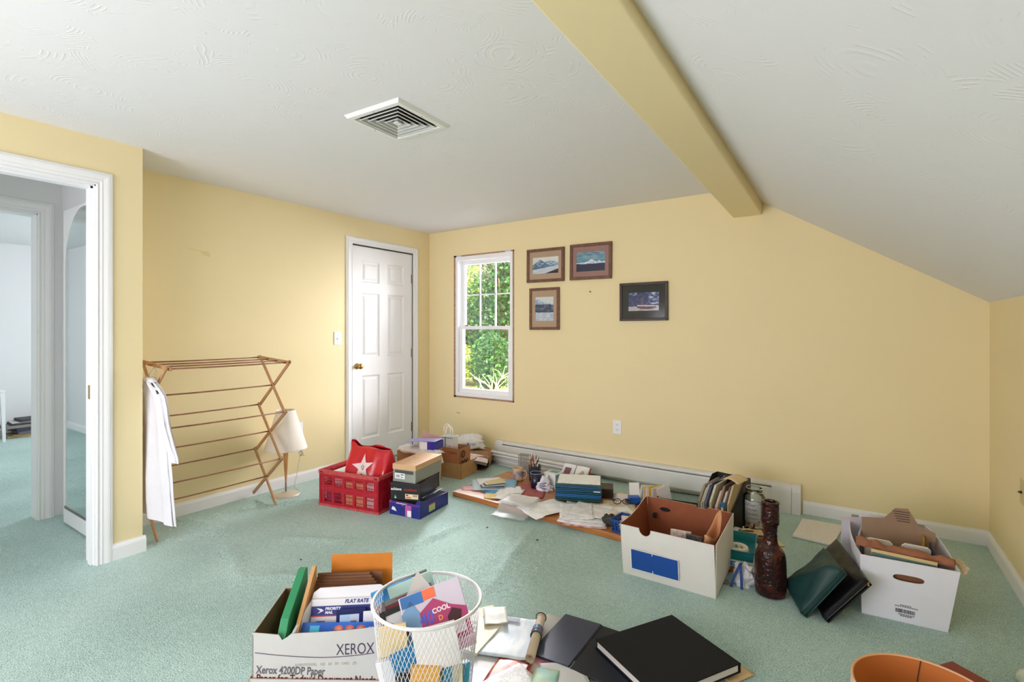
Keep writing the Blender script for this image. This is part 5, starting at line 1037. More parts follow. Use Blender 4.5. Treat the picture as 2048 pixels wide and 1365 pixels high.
B().lathe(prf, 72, fr=lambda a, zz: 1+(.022*abs(noise.noise(Vector((cos(a)*3.2, sin(a)*3.2, zz*46)))) if .03 < zz < .18 or zz > .335 else .018*(sin(zz*900) > 0))).build('bottle_body', bottle_mat(), t, smooth=True)
# ------------------------------------------------------------------ carpet sample
RUG = M('beige_berber', (234, 230, 224), .95, var=.12, vs=160, bump=.9, bs=170, bd=.006)
b = B(); P4 = [Vector((-.315, 3.478, 0)), Vector((-.108, 3.452, 0)), Vector((-.060, 3.838, 0)), Vector((-.288, 3.832, 0))]
c0 = sum(P4, Vector())/4
for k in range(1): b.hexa([p-c0+Vector((0, 0, .001)) for p in P4], [p-c0+Vector((0, 0, .014)) for p in P4])
tag(b.build('carpet_sample', RUG, loc=c0, bevel=.004), 'beige square of carpet lying by the right baseboard', 'carpet sample')
# ------------------------------------------------------------------ padded cases leaning on the banker box
def pad(name, label, cat, P1, P2, u, ht, th, mat, ridge_, seed, zip_=None):
    P1, P2, u = Vector(P1), Vector(P2), Vector(u).normalized(); d1 = P2-P1; n_ = d1.cross(u).normalized()
    if n_.z < 0: n_ = -n_
    t = thing(name, label, cat, P1); N = 22
    def face(s):
        def f(a, c):
            e = (min(1, 8*a)*min(1, 8*(1-a))*min(1, 8*c)*min(1, 8*(1-c)))**.5; k = abs(a*1.0-c)/1.0
            bulge = ridge_*max(0, 1-1.6*k)*e if s > 0 else 0
            q = d1*a+u*ht*c+n_*(s*(th*.5*(.55+.45*e)+bulge)+.004*fbm(a*6+seed, c*6)*e); return q
        return f
    b = B(); F, G = face(1), face(-1); vs = [F(i/N, j/N) for j in range(N+1) for i in range(N+1)]; K = len(vs); vs += [G(i/N, j/N) for j in range(N+1) for i in range(N+1)]; W_ = N+1
    fs = [(j*W_+i, j*W_+i+1, (j+1)*W_+i+1, (j+1)*W_+i) for j in range(N) for i in range(N)]; fs += [tuple(K+q for q in reversed(f)) for f in fs]
    rim = [i for i in range(W_)]+[j*W_+N for j in range(1, N+1)]+[N*W_+i for i in range(N-1, -1, -1)]+[j*W_ for j in range(N-1, 0, -1)]
    for q in range(len(rim)): a, c = rim[q], rim[(q+1) % len(rim)]; fs.append((c, a, K+a, K+c))
    mz = min(v.z+P1.z for v in vs); vs = [v-Vector((0, 0, mz-.001)) for v in vs]
    b.add(vs, fs).build('cover', mat, t, smooth=True, recalc=True)
    off = Vector((0, 0, -mz+.001))
    for s in (-.25, .25): B().tube([d1*1.0+u*ht*c+n_*th*s+off for c in [i/12 for i in range(13)]], .003, 6).build('piping', mat, t, smooth=True)
    if zip_: B().tube([d1*1.005+u*ht*c+off for c in [i/12 for i in range(13)]], .004, 6).build('zipper', zip_, t, smooth=True); B().box(-.004, .004, -.004, .004, -.012, .004).build('zip_pull', BRASS, t, loc=d1*1.01+u*ht*.98+off)
    return t
GRN = M('dark_green_vinyl', (16, 56, 56), .55, var=.15, vs=9, bump=.25, bs=12, bd=.006); BLK = M('black_leatherette', (13, 13, 15), .36, spec=.25, var=.2, vs=12, bump=.3, bs=30, bd=.004)
pad('zip_binder', 'dark green padded binder leaning beside the brown bottle', 'binder', (-.262, 2.75, .0), (-.186, 2.535, .0), (.158, .05, .225), .262, .05, GRN, .03, 1)
pad('zip_binder', 'black leather zip binder leaning against the white carton', 'binder', (-.222, 2.965, 0), (-.105, 2.545, 0), (.150, .055, .18), .245, .05, BLK, .004, 2, M('dark_zip', (50, 48, 44), .4, metal=.5))
# ------------------------------------------------------------------ white storage box at the right
t = thing('storage_box', 'open white storage box with a hand hole and barcode, full of papers', 'box', (.024, 2.722, 0), 4.5)
SBX = M('bright_box_card', (224, 224, 234), .55, var=.02); SBI = M('white_box_inside', (196, 194, 200), .7); w, d, h, fl = .295, .565, .262, .075
def ring_wall(w, h, hx, hz, rx, rz_, n=28):
    ins = []; out = []
    for i in range(n):
        a = 2*pi*i/n; c, s = cos(a), sin(a); ins.append((hx+rx*(abs(c)**.6)*(1 if c > 0 else -1), hz+rz_*(abs(s)**.8)*(1 if s > 0 else -1)))
        k = min((w-hx)/c if c > 1e-6 else (-hx/c if c < -1e-6 else 9e9), (h-hz)/s if s > 1e-6 else (-hz/s if s < -1e-6 else 9e9)); out.append((hx+c*k, hz+s*k))
    for cx_, cz_ in ((0, 0), (w, 0), (w, h), (0, h)):
        j = min(range(n), key=lambda i: (out[i][0]-cx_)**2+(out[i][1]-cz_)**2); out[j] = (cx_, cz_)
    return ins, out
ins, out_ = ring_wall(w, h, .152, .192, .048, .014); b = B(); th = .005
F_ = lambda u, v, t_: (u+v/h*(-.007*(1-u/w)+.038*u/w), t_-v*.03, v)
n = len(ins)
for t0, t1, m_ in ((0, th/2, 0), (th/2, th, 1)):
    b.mi = m_; b.add([F_(*p, t0) for p in ins]+[F_(*p, t0) for p in out_]+[F_(*p, t1) for p in ins]+[F_(*p, t1) for p in out_], [(i, (i+1) % n, n+(i+1) % n, n+i) for i in range(n)]+[(2*n+i, 3*n+i, 3*n+(i+1) % n, 2*n+(i+1) % n) for i in range(n)]+[(i, 2*n+i, 2*n+(i+1) % n, (i+1) % n) for i in range(n)]+[(n+i, n+(i+1) % n, 3*n+(i+1) % n, 3*n+i) for i in range(n)])
b.build('front_panel', [SBX, M('brown_core', (150, 108, 80), .8)], t, recalc=True)
b = B(); wall_prism(b, [(0, 0), (w, 0), (w, h), (0, h)], lambda u, v, t_: (u+v/h*.022*u/w, d-t_, v), .005); b.build('back_panel', [SBX, SBI], t, recalc=True)
B().sheet(12, 5, lambda u, v: (-v*(.007*(1-u)+.022*sin(pi*u)), d*u, h*v*(1-.01*sin(9*u))), -.005).build('side_panel', SBX, t, recalc=True)
B().sheet(12, 5, lambda u, v: (w+v*(.038-.016*u+.014*sin(pi*u)), d*u, h*v*(1-.012*sin(7*u))), .005).build('side_panel', SBX, t, recalc=True)
bx(.003, w-.003, .003, d-.003, .001, .005).build('bottom_panel', SBI, t)
lb = bx(.118, .190, -.0035, -.002, .040, .058).build('barcode', SBX, t); xx = .120
while xx < .187:
    q_ = RND.choice((.0012, .002, .003)); bx(xx, xx+q_, -.0042, -.003, .041, .057).build('bar', INK, lb); xx += q_+RND.choice((.0012, .002))
for zz, x0, x1 in ((.068, .118, .192), (.074, .136, .172), (.034, .130, .180), (.028, .136, .172)):
    k = x0
    while k < x1: bx(k, k+.006, -.0038, -.0022, zz-.0015, zz+.0015).build('print_letter', M('grey_print', (96, 96, 104), .6), lb); k += .008
SM = Matrix.Translation((.024, 2.722, 0)) @ Matrix.Rotation(R(4.5), 4, 'Z')
def in_box(o, x, y, z_, rx=0, ry=0, rz=0): o.matrix_world = SM @ Matrix.Translation((x, y, z_)) @ Matrix.Rotation(R(rz), 4, 'Z') @ Matrix.Rotation(R(rx), 4, 'X') @ Matrix.Rotation(R(ry), 4, 'Y'); return o
o = B().sheet(40, 8, lambda u, v: (-.175+.35*u, .05*(v-.5)*2*(.6+.4*fbm(u*3, 2))+.008*fbm(u*14, v*3), .030*cos((v-.5)*pi)+.012*fbm(u*11, v*4, 5)+.012*fbm(u*4, 1)), .002).build('kraft_wrap', M('brown_kraft_wrap', (152, 98, 70), .7, var=.12, vs=12, bump=.7, bs=20, bd=.012), smooth=True)
tag(in_box(o, .158, .085, .262, 4, 4, 0), 'crumpled brown kraft paper across the front of the storage box', 'paper')
for k, (c, lab, y) in enumerate((((226, 200, 146), 'manila folder at the front of the storage box', .036), ((92, 130, 134), 'teal folder edge at the front of the storage box', .027), ((140, 96, 66), 'brown folder right behind the hand hole of the storage box', .014))):
    tag(in_box(bx(-.115, .115, -.003, .003, -.23, .040-.012*k).build('folder', M('sb_folder_%d' % k, c, .6)), .15, y, .236, 8, 3, 0), lab, 'folder')
for k, (x, y, wd, hg, lab) in enumerate(((.075, .185, .10, .20, 'white divider at the left in the storage box'), (.21, .185, .105, .20, 'white divider at the right in the storage box'))):
    tag(in_box(B().prism([(-wd/2, 0), (wd/2, 0), (wd/2, hg-.012), (wd/2-.012, hg), (-wd/2+.012, hg), (-wd/2, hg-.012)], -.004, .004, mx).build('divider', M('white_divider', (232, 230, 230), .6), bevel=.001, recalc=True), x, y, .085, 6, 2, 0), lab, 'divider')
tag(in_box(B().prism([(-.06, 0), (.225, 0), (.225, .25), (.165, .27), (.125, .345), (.075, .34), (.03, .285), (-.06, .275)], -.003, .003, mx).build('cardboard_sheet', M('grey_brown_card', (150, 122, 100), .8, var=.05), recalc=True), .09, .30, .05, -8, 0, 0), 'grey-brown cardboard sheet standing in the storage box', 'cardboard')
for k in range(5):
    o = bx(-.035+.004*k, .030, -.0005, .0005, 0, .004).build('print_line', M('dark_brown_ink', (76, 58, 48), .7)); o.parent = bpy.data.objects['cardboard_sheet']; o.location = (.10, -.0036, .325-.011*k)
for k, (x, y, c, hh_, rz, lab) in enumerate(((.028, .36, (176, 174, 190), .262, 80, 'lilac grey folder at the left side of the storage box'), (.042, .27, (190, 188, 200), .235, 82, 'pale grey folder near the left rim of the storage box'), (.035, .46, (214, 208, 216), .285, 20, 'white envelope at the back left of the storage box'), (.12, .50, (226, 222, 220), .30, 8, 'white pages at the back of the storage box'), (.272, .37, (176, 132, 46), .288, 84, 'mustard folder at the right side of the storage box'), (.285, .20, (48, 58, 90), .272, 88, 'navy folder at the right rim of the storage box'))):
    tag(in_box(bx(-.09, .09, -.004, .004, 0, hh_-.012).build('folder', M('sb_item_%d' % k, c, .6, var=.05, vs=30), bevel=.001), x, y, .008, 0, 0, rz), lab, 'folder')
tag(in_box(B().sheet(10, 6, lambda u, v: (.02*v+.008*fbm(u*8, v*5), u*.16, .03*v*(1-.5*u)), .001).build('torn_flap', M('tan_flap', (196, 176, 140), .8)), .345, .0, .248), 'torn tan flap at the right corner of the storage box', 'flap')
# ================================================================== foreground
XM = Matrix.Translation((-1.640, .893, 0)) @ Matrix.Rotation(R(39), 4, 'Z')
XW, XD, XH = .42, .30, .252
XC = M('xerox_carton', (198, 195, 192), .6, var=.02); XI = M('xerox_inside', (120, 84, 52), .8, var=.08)
t = thing('carton_tray', 'outer white carton holding the printed copier paper box', 'box', (0, 0, 0)); t.matrix_world = XM @ Matrix.Translation((-.009, -.009, 0))
open_box(t, XW+.018, XD+.018, .112, XC, CARD, .005, front=[(0, 0), (XW+.018, 0), (XW+.018, .080), (0, .112)], left=[(0, 0), (XD+.018, 0), (XD+.018, .11), (0, .112)], right=[(0, 0), (XD+.018, 0), (XD+.018, .09), (0, .080)])
t = thing('copier_paper_box', 'open white copier paper box lettered XEROX, full of folders', 'box'); t.matrix_world = XM @ Matrix.Translation((0, 0, .006))
frt = [(0, 0), (XW, 0), (XW, XH)]+[(XW*(1-i/12), XH-.010*sin(pi*i/12)) for i in range(1, 8)]+[(.125, XH-.010), (.11, XH-.022), (.095, XH-.030), (.085, XH-.012), (0, XH)]
open_box(t, XW, XD, XH-.006, XC, XI, .004, front=frt)
PLUM = M('plum_ink', (70, 46, 78), .6); MAR = M('maroon_ink', (92, 30, 46), .6); GRY = M('slate_ink', (96, 92, 98), .6)
text('XEROX', .053, PLUM, t, (.269, -.0006, .164), bold=-.0004, fit=.124)
B().tube([(.009+.384*s_, -.001, .186-.032*s_*(2.2-1.2*s_)*(1 if s_ < .6 else 1)+.030*max(0, s_-.55)**1.3) for s_ in [i/20 for i in range(21)]], .0011, 5).build('printed_rule', PLUM, t)
text('Xerox 4200DP Paper', .036, GRY, t, (.012, -.0006, .118), rot=(pi/2, R(4.8), 0), bold=.0006, fit=.222)
text('Paper for Today\'s Document Needs', .036, MAR, t, (.012, -.0006, .090), rot=(pi/2, R(4.2), 0), bold=.0006, fit=.385)
text('ADDITIONAL   125   ID   ID   ORD   (5)', .012, M('faint_print', (176, 172, 172), .6), t, (.135, -.0006, .134), rot=(pi/2, R(1), 0), fit=.20)
def xin(o, x, y, z_, rx=0, ry=0, rz=0): o.matrix_world = XM @ Matrix.Translation((x, y, z_)) @ Matrix.Rotation(R(rz), 4, 'Z') @ Matrix.Rotation(R(rx), 4, 'X') @ Matrix.Rotation(R(ry), 4, 'Y'); return o
# green and tan folders leaning at the left
GF = M('green_hanging_folder', (46, 140, 92), .5); TF = M('tan_folder_card', (206, 156, 100), .6); XS = Matrix(((0, 0, 1, 0), (1, 0, 0, 0), (0, 1, 0, 0), (0, 0, 0, 1)))
tag(xin(B().prism([(0, .0), (.24, .0), (.24, .345), (.215, .348), (.04, .262), (0, .212)], 0, .028, XS).build('hanging_folder', GF, bevel=.002, recalc=True), .074, .006, .012, 0, 0, 0), 'green hanging folder standing at the left of the copier paper box', 'folder')
tag(xin(B().prism([(0, 0), (.2, 0), (.2, .352), (.18, .355), (.03, .24), (0, .215)], 0, .013, XS).build('manila_folder', TF, recalc=True), .112, .040, .012, 0, 2, 0), 'tan manila folder beside the green one in the copier paper box', 'folder')
tag(xin(B().sheet(14, 5, lambda u, v: (.004+.045*u**1.5, .19*u, v*(.212+.075*u)), .009).build('magazine', M('white_magazine', (226, 226, 230), .35), smooth=True), .118, .005, .010, 0, 0, 0), 'curved white magazine beside the tan folder', 'magazine')
# accordion file and orange envelope at the back
t = thing('accordion_file', 'brown accordion file at the back of the copier paper box', 'file'); t.matrix_world = XM @ Matrix.Translation((.135, .215, .01))
for k in range(5): bx(0, .235-.01*k, .010*k, .010*k+.002, 0, .285+.007*k).build('pocket', M('brown_pocket', (128, 84, 56), .7, var=.08), t); bx(.02, .215-.01*k, .010*k+.003, .010*k+.006, 0, .272+.009*k).build('papers', M('grey_papers', (176, 160, 140), .7), t)
bx(-.002, .24, .052, .056, 0, .31).build('back_cover', M('brown_pocket'), t)
tag(xin(bx(0, .234, 0, .002, 0, .305).build('envelope', M('orange_envelope', (206, 122, 30), .6, var=.04)), .174, .290, .068, -3, 0, 0), 'large orange envelope standing behind the copier paper box files', 'envelope')
# postage box
t = thing('mailing_box', 'white flat rate mailing box with a navy band in the carton', 'box'); t.matrix_world = XM @ Matrix.Translation((.150, .060, .012)) @ Matrix.Rotation(R(-16), 4, 'X')
MB_ = M('mailer_white', (222, 220, 222), .55); bx(0, .245, 0, .045, 0, .285).build('box_body', MB_, t, bevel=.0015)
B().prism([(-.005, 0), (.25, 0), (.25, .03), (.235, .038), (.02, .034), (.0, .02)], -.004, .004, mx).build('top_flap', MB_, t, loc=(0, .02, .285), recalc=True)
bx(0, .245, -.001, 0, .233, .263).build('navy_band', M('postal_navy', (24, 36, 116), .5), t); bx(0, .245, -.0012, 0, .229, .233).build('red_rule', M('postal_red', (196, 44, 60), .5), t)
text('FLAT RATE', .017, M('postal_navy'), t, (.115, -.0006, .270), shear=.25, bold=.0005); text('PRIORITY\nMAIL', .0125, WPL, t, (.048, -.0014, .250), shear=.2, bold=.0004)
B().prism([(.018, .257), (.036, .254), (.044, .248), (.034, .244), (.022, .239), (.032, .248)], 0, .0022, mx).build('eagle_mark', WPL, t, recalc=True)
for zz, x1 in ((.212, .05), (.203, .09), (.196, .08)): bx(.02, x1, -.0012, 0, zz, zz+.003).build('print_line', M('slate_ink'), t)
tag(xin(bx(0, .10, 0, .004, 0, .115).build('photo_card', M('navy_card', (26, 34, 92), .3)), .245, .080, .150, -14, 0, 4), 'navy framed photo card before the mailing box', 'card')
o = bpy.data.objects['photo_card']; c_ = B().sheet(12, 10, lambda u, v: (.012+.066*u, -.0012, .016+.082*v), .0006).build('photo_print', PRINT(.4), o); paint(c_, lambda p: (170, 200, 226) if p.z > .055 and p.x < .05 else ((110, 66, 46) if (p.x-.056)**2+(p.z-.06)**2 < .0004 else (196, 206, 220)))
tag(xin(bx(-.035, .035, 0, .003, 0, .12).build('paper_card', M('white_slip', (236, 234, 234), .6)), .372, .083, .135, -14, 0, 3), 'white slip beside the navy photo card', 'card')
t = thing('photo_paper_packet', 'bright blue packet with red circles at the front of the copier box', 'packet'); t.matrix_world = XM @ Matrix.Translation((.128, .012, .126)) @ Matrix.Rotation(R(2), 4, 'Y') @ Matrix.Rotation(R(-34), 4, 'X')
PB = M('packet_blue', (30, 86, 190), .25, rgb2=(52, 120, 216), vs=9); bx(0, .282, 0, .014, 0, .132).build('packet_body', PB, t, bevel=.003)
for k, x in enumerate((.128, .165, .203)):
    B().prism([(x+.016*cos(a), .110+.013*sin(a)) for a in [2*pi*i/20 for i in range(20)]], 0, .0012, mx).build('red_circle', M('coral_print', (226, 110, 100), .4), t, recalc=True); B().prism([(x+.009*cos(a), .110+.007*sin(a)) for a in [2*pi*i/20 for i in range(20)]], 0, .0016, mx).build('circle_core', M('coral_light', (240, 160, 140), .4), t, recalc=True)
bx(.030, .062, -.0012, 0, .098, .122).build('cyan_square', M('cyan_print2', (70, 190, 226), .4), t); text('easy', .020, WPL, t, (.226, -.0006, .108), shear=.3)
# ------------------------------------------------------------------ wire mesh waste bin
bt = (-1.128, 1.180); RT, RB_, BH = .169, .128, .398
t = thing('mesh_bin', 'white wire mesh waste bin stuffed with frames and packets', 'bin', (*bt, 0)); WIR = M('white_wire', (226, 224, 226), .35, metal=.1)
rad = lambda zz: RB_+(RT-RB_)*zz/BH
b = B(); NW = 74; tw = .95
for s in (-1, 1):
    for k in range(NW):
        a0 = 2*pi*k/NW; pts = []
        for j in range(25):
            v = j/24; zz = .02+(BH-.025)*v; a = a0+s*tw*v; pts.append((rad(zz)*cos(a), rad(zz)*sin(a), zz))
        b.tube(pts, .0009, 3, caps=False)
b.build('mesh_wall', WIR, t)
B().tube([((RT+.001)*cos(a), (RT+.001)*sin(a), BH) for a in [2*pi*i/64 for i in range(64)]], .0052, 8, closed=True).build('top_rim', WIR, t, smooth=True)
B().lathe([(RB_-.001, .0), (RB_+.002, .002), (RB_+.003, .022), (RB_, .022)], 48).build('base_ring', WIR, t)
def bin_in(o, x, y, z_, rx=0, ry=0, rz=0): o.matrix_world = Matrix.Translation((bt[0], bt[1], 0)) @ Matrix.Rotation(R(34.2+rz), 4, 'Z') @ Matrix.Translation((x, y, z_)) @ Matrix.Rotation(R(rx), 4, 'X') @ Matrix.Rotation(R(ry), 4, 'Y'); return o
def bslab(name, label, cat, w, h, th, c, x, y, z_, rx, ry, rz, bevel=.001, rgb2=None):
    o = bx(-w/2, w/2, -th/2, th/2, 0, h).build(name, M('bin_'+name+str(c), c, .5, rgb2=rgb2, vs=20), bevel=bevel); tag(bin_in(o, x, y, z_, rx, ry, rz), label, cat); return o
# local axes: x to the right in the view, y away from the viewer
bslab('book', 'blue book at the back left of the mesh bin', 'book', .14, .25, .016, (36, 110, 170), -.045, .055, .165, -12, -16, 12, rgb2=(60, 150, 205))
bslab('book', 'maroon book leaning behind the picture frames in the bin', 'book', .16, .24, .014, (120, 52, 56), -.035, .030, .14, -14, -16, 10)
bslab('booklet', 'pale green booklet at the back of the bin', 'booklet', .15, .24, .010, (176, 206, 196), .01, .055, .19, -12, -16, 12)
bslab('ruler_box', 'slim grey box poking out at the back of the bin', 'box', .13, .24, .012, (110, 104, 100), .01, .075, .19, -12, -17, 12)
def frame_thing(label, x, y, z_, rx, ry, rz, w, h, c, cin):
    t = thing('picture_frame', label, 'picture frame'); m_ = M('bin_frame_'+str(c), c, .4)
    rect_frame(-w/2, w/2, 0, h, .016, -.007, .007).build('frame', m_, t, bevel=.002); bx(-w/2+.014, w/2-.014, -.003, .005, .014, h-.014).build('picture', M('bin_pic_'+str(cin), cin, .25), t); bin_in(t, x, y, z_, rx, ry, rz)
frame_thing('grey metal picture frame standing in the mesh bin', -.002, .012, .160, -20, -17, 10, .175, .24, (126, 122, 120), (206, 206, 204))
frame_thing('black edged picture frame in front of the grey one in the bin', -.006, -.014, .150, -22, -17, 10, .17, .23, (36, 40, 36), (226, 224, 220))
o = B().prism([(-.05, 0), (.055, .012), (.01, .085)], -.001, .001, mx).build('folded_card', M('grey_fold', (190, 184, 178), .6), recalc=True); tag(bin_in(o, -.03, .040, .375, -22, -10, 8), 'grey folded card peak sticking up in the bin', 'card')
# craft packet with lettering
t = thing('craft_packet', 'magenta craft packet lettered 40 COOL in the mesh bin', 'packet'); bin_in(t, .058, -.064, .250, -30, -18, 4)
MG_ = M('magenta_print', (176, 62, 110), .35); bx(-.095, .105, -.01, .01, 0, .20).build('packet_body', M('packet_lilac', (206, 196, 210), .3), t, bevel=.003)
B().prism([(-.045, .03), (.105, .03), (.105, .11), (.06, .13), (.01, .165), (-.045, .135)], .0, .0012, mx).build('magenta_panel', MG_, t, loc=(0, -.0102, 0), recalc=True)
B().prism([(-.095, .0), (-.045, .0), (-.04, .14), (-.06, .18), (-.095, .15)], 0, .0014, mx).build('blue_panel', M('pale_blue_print', (120, 160, 200), .35), t, loc=(0, -.0102, 0), recalc=True); bx(-.09, -.02, -.0116, -.0102, .165, .198).build('blue_panel', M('mid_blue_print', (58, 112, 176), .4), t); bx(-.02, .02, -.0116, -.0102, .168, .198).build('orange_panel', M('orange_print'), t)
B().prism([(.04, .075), (.075, .07), (.088, .105), (.06, .12), (.04, .10)], 0, .0022, mx).build('printed_object', M('dark_maroon', (66, 24, 34), .5), t, loc=(0, -.0102, 0), recalc=True); bx(.045, .088, -.0126, -.0102, .045, .078).build('printed_object', M('white_mauve', (222, 206, 222), .5), t)
B().prism([(.033+.014*cos(a), .055+.014*sin(a)) for a in [2*pi*i/16 for i in range(16)]], 0, .002, mx).build('orange_badge', M('amber_print', (238, 160, 60), .5), t, loc=(0, -.0102, 0), recalc=True)
text('40', .050, M('violet_print', (92, 92, 196), .5), t, (-.044, -.0118, .100), sx=.9, bold=.001); text('COOL', .020, WPL, t, (-.002, -.0118, .122), bold=.0006); text('D', .020, M('amber_print'), t, (.012, -.0118, .098), bold=.0006)
pn = bx(-.035, .015, -.0125, -.0102, .038, .052).build('word_panel', M('blue_word', (70, 84, 160), .5), t); [bx(-.032+.0052*k, -.0288+.0052*k, -.0132, -.0122, .041, .049).build('print_letter', WPL, pn) for k in range(9)]
for zz in (.075, .066): bx(-.025, .015, -.0125, -.0102, zz, zz+.004).build('print_line', M('pink_print'), t)
bx(-.09, .10, -.0118, -.0102, .004, .026).build('pink_strip', M('pink_strip', (206, 150, 186), .4), t)
bslab('notepad', 'white notepad pressed against the front of the mesh bin', 'notepad', .13, .12, .012, (226, 224, 222), .050, -.108, .245, -10, -12, 4)
# lower filling seen through the mesh
FILL = [((226, 224, 226), -.075, -.085, .16, .10, 'white paper block low at the left of the mesh bin'), ((36, 120, 170), -.055, -.098, .245, .06, 'blue packet seen through the left of the mesh'), ((226, 170, 80), .0, -.125, .175, .085, 'orange card seen low through the mesh'), ((110, 60, 60), -.095, -.07, .20, .14, 'maroon card seen through the left side of the mesh'), ((40, 44, 52), -.045, -.115, .175, .06, 'dark box low in the middle of the mesh bin'), ((206, 196, 170), .085, -.095, .16, .11, 'cream card low at the right of the mesh bin'), ((60, 150, 190), .045, -.122, .17, .075, 'light blue card low in front in the mesh bin'), ((232, 206, 150), -.10, -.068, .27, .09, 'yellow printed slip against the left of the mesh')]
for k, (c, x, y, z_, hh_, lab) in enumerate(FILL): bslab('card', lab, 'card', .085, hh_, .02 if k % 2 == 0 else .006, c, x, y, z_, -4, RND.uniform(-20, 12), RND.uniform(-30, 30))
bslab('paper_block', 'grey white paper bundle filling the middle of the mesh bin', 'papers', .15, .24, .05, (206, 204, 206), .0, .0, .02, 0, 0, 10)
# ------------------------------------------------------------------ papers and books on the carpet, front middle
MAP = M('map_paper', (236, 240, 244), .6, rgb2=(196, 212, 230), vs=7, stretch=(3, 1, 1))
sheet_of('paper_sheet', 'white page at the left beside the mesh bin', 'paper', .22, .30, M('plain_white_page'), -1.19, 1.56, .006, 60, .004, seed=81)
slabthing('cream_booklet', 'cream booklet between the mesh bin and the chart', 'booklet', .11, .24, .012, M('cream_cover', (222, 214, 190), .6), (-1.262, 1.625, .011), (0, 0, R(8)))
sheet_of('paper_sheet', 'creased white wrapper behind the mesh bin', 'paper', .10, .13, M('grey_white_page', (206, 204, 196), .6), -1.275, 1.75, .026, 40, .008, seed=83)
slabthing('cream_booklet', 'olive cream booklet behind the mesh bin rim', 'booklet', .10, .16, .014, M('olive_cover', (196, 190, 160), .6), (-1.345, 1.735, .004), (0, 0, R(-30)))
t = thing('rolled_chart', 'pale chart rolled up along its right edge', 'chart', (-1.170, 1.670, .014), 22)
B().sheet(16, 14, lambda u, v: (-.135+.255*u, -.13+.27*v, .003+.004*fbm(u*3, v*3, 2)+.018*max(0, u-.9)*3), .0006).build('chart_sheet', MAP, t, smooth=True)
bx(-.120, .04, .10, .125, .0085, .0092).build('chart_band', M('slate_band', (150, 156, 176), .6), t)
def roll(n=26):
    b = B(); pts = []
    for i in range(n+1): a = -pi/2+i/n*2*pi*1.6; r_ = .020-.0065*i/n; pts.append((.128+r_*cos(a), .022+r_*sin(a)))
    for (x, z_) in pts: b.v += [(x, -.145, z_), (x, .145, z_)]
    b.f += [(2*i, 2*i+1, 2*i+3, 2*i+2) for i in range(n)]; b.m += [0]*n; return b
o = roll().build('chart_roll', M('tan_chart_back', (206, 188, 164), .65), t, smooth=True); q = o.modifiers.new('s', 'SOLIDIFY'); q.thickness = .001
B().lathe([(.0215, -.012), (.0215, .035)], 24, capb=False).build('blue_band', M('blue_chart_label', (70, 112, 150), .5), t, loc=(.128, .01, .022), rot=(R(-90), 0, 0)); B().tube([(.128+.0215*cos(a), .128, .022+.0215*sin(a)) for a in [2*pi*i/20 for i in range(20)]], .002, 5, closed=True).build('rubber_band', BKP, t)
for k, (y_, c) in enumerate(((.016, (196, 84, 90)), (-.004, (60, 96, 80)))): B().tube([(.128+.0217*cos(a), y_, .022+.0217*sin(a)) for a in [2*pi*i/20 for i in range(20)]], .0022, 5, closed=True).build('label_stripe', M('stripe_%d' % k, c, .5), t)
# magazines at the bottom edge
FOOD = M('food_photo', (226, 120, 60), .3, rgb2=(130, 22, 30), vs=22)
sheet_of('magazine', 'magazine with a red and orange food photo at the bottom edge', 'magazine', .13, .19, FOOD, -1.035, 1.485, .012, 12, .004, seed=90, th=.003)
sheet_of('magazine', 'grey printed page over the food magazine', 'magazine', .16, .2, PT[2], -.985, 1.44, .018, -18, .006, seed=91)
sheet_of('leaflet', 'green and yellow leaflet beside the food magazine', 'leaflet', .09, .12, M('green_yellow', (206, 210, 120), .4, rgb2=(120, 186, 190), vs=9), -.905, 1.535, .020, 20, .004, seed=92)
sheet_of('leaflet', 'leaflet with red and blue edge print under the navy binder', 'leaflet', .26, .20, M('red_blue_edge', (236, 230, 234), .4, rgb2=(206, 60, 110), vs=12), -.93, 1.60, .004, 34, .003, seed=93)
sheet_of('leaflet', 'white crumpled leaflet near the binder spine', 'leaflet', .16, .14, M('plain_white_page'), -.86, 1.60, .016, 40, .006, seed=94)
sheet_of('paper_sheet', 'teal printed page at the bottom left below the chart', 'paper', .16, .2, M('teal_page', (70, 150, 170), .5, rgb2=(226, 230, 232), vs=10), -1.115, 1.37, .010, 30, .004, seed=95)
sheet_of('paper_sheet', 'white sheet sticking out above the navy binder', 'paper', .20, .28, M('plain_white_page'), -1.01, 1.80, .003, 4, .002, seed=96)
# open navy binder
t = thing('open_binder', 'open navy ring binder lying face down on papers', 'binder', (-1.033, 1.636, .012), 2.0)
NB = M('navy_binder_vinyl', (34, 48, 80), .38, bump=.15, bs=90, bd=.002); NB2 = M('black_binder_vinyl', (20, 27, 40), .45, spec=.25, bump=.15, bs=90, bd=.002)
B().box(0, .166, 0, .315, 0, .006).build('left_cover', NB, t, bevel=.002, rot=(0, R(-2), 0)); B().box(.160, .178, .004, .311, -.003, .001).build('spine', NB2, t); B().box(.171, .43, -.004, .313, .002, .008).build('right_cover', NB2, t, bevel=.002)
B().tube([(.168, .0, .006), (.168, .315, .006)], .003, 6).build('hinge_line', BKP, t)
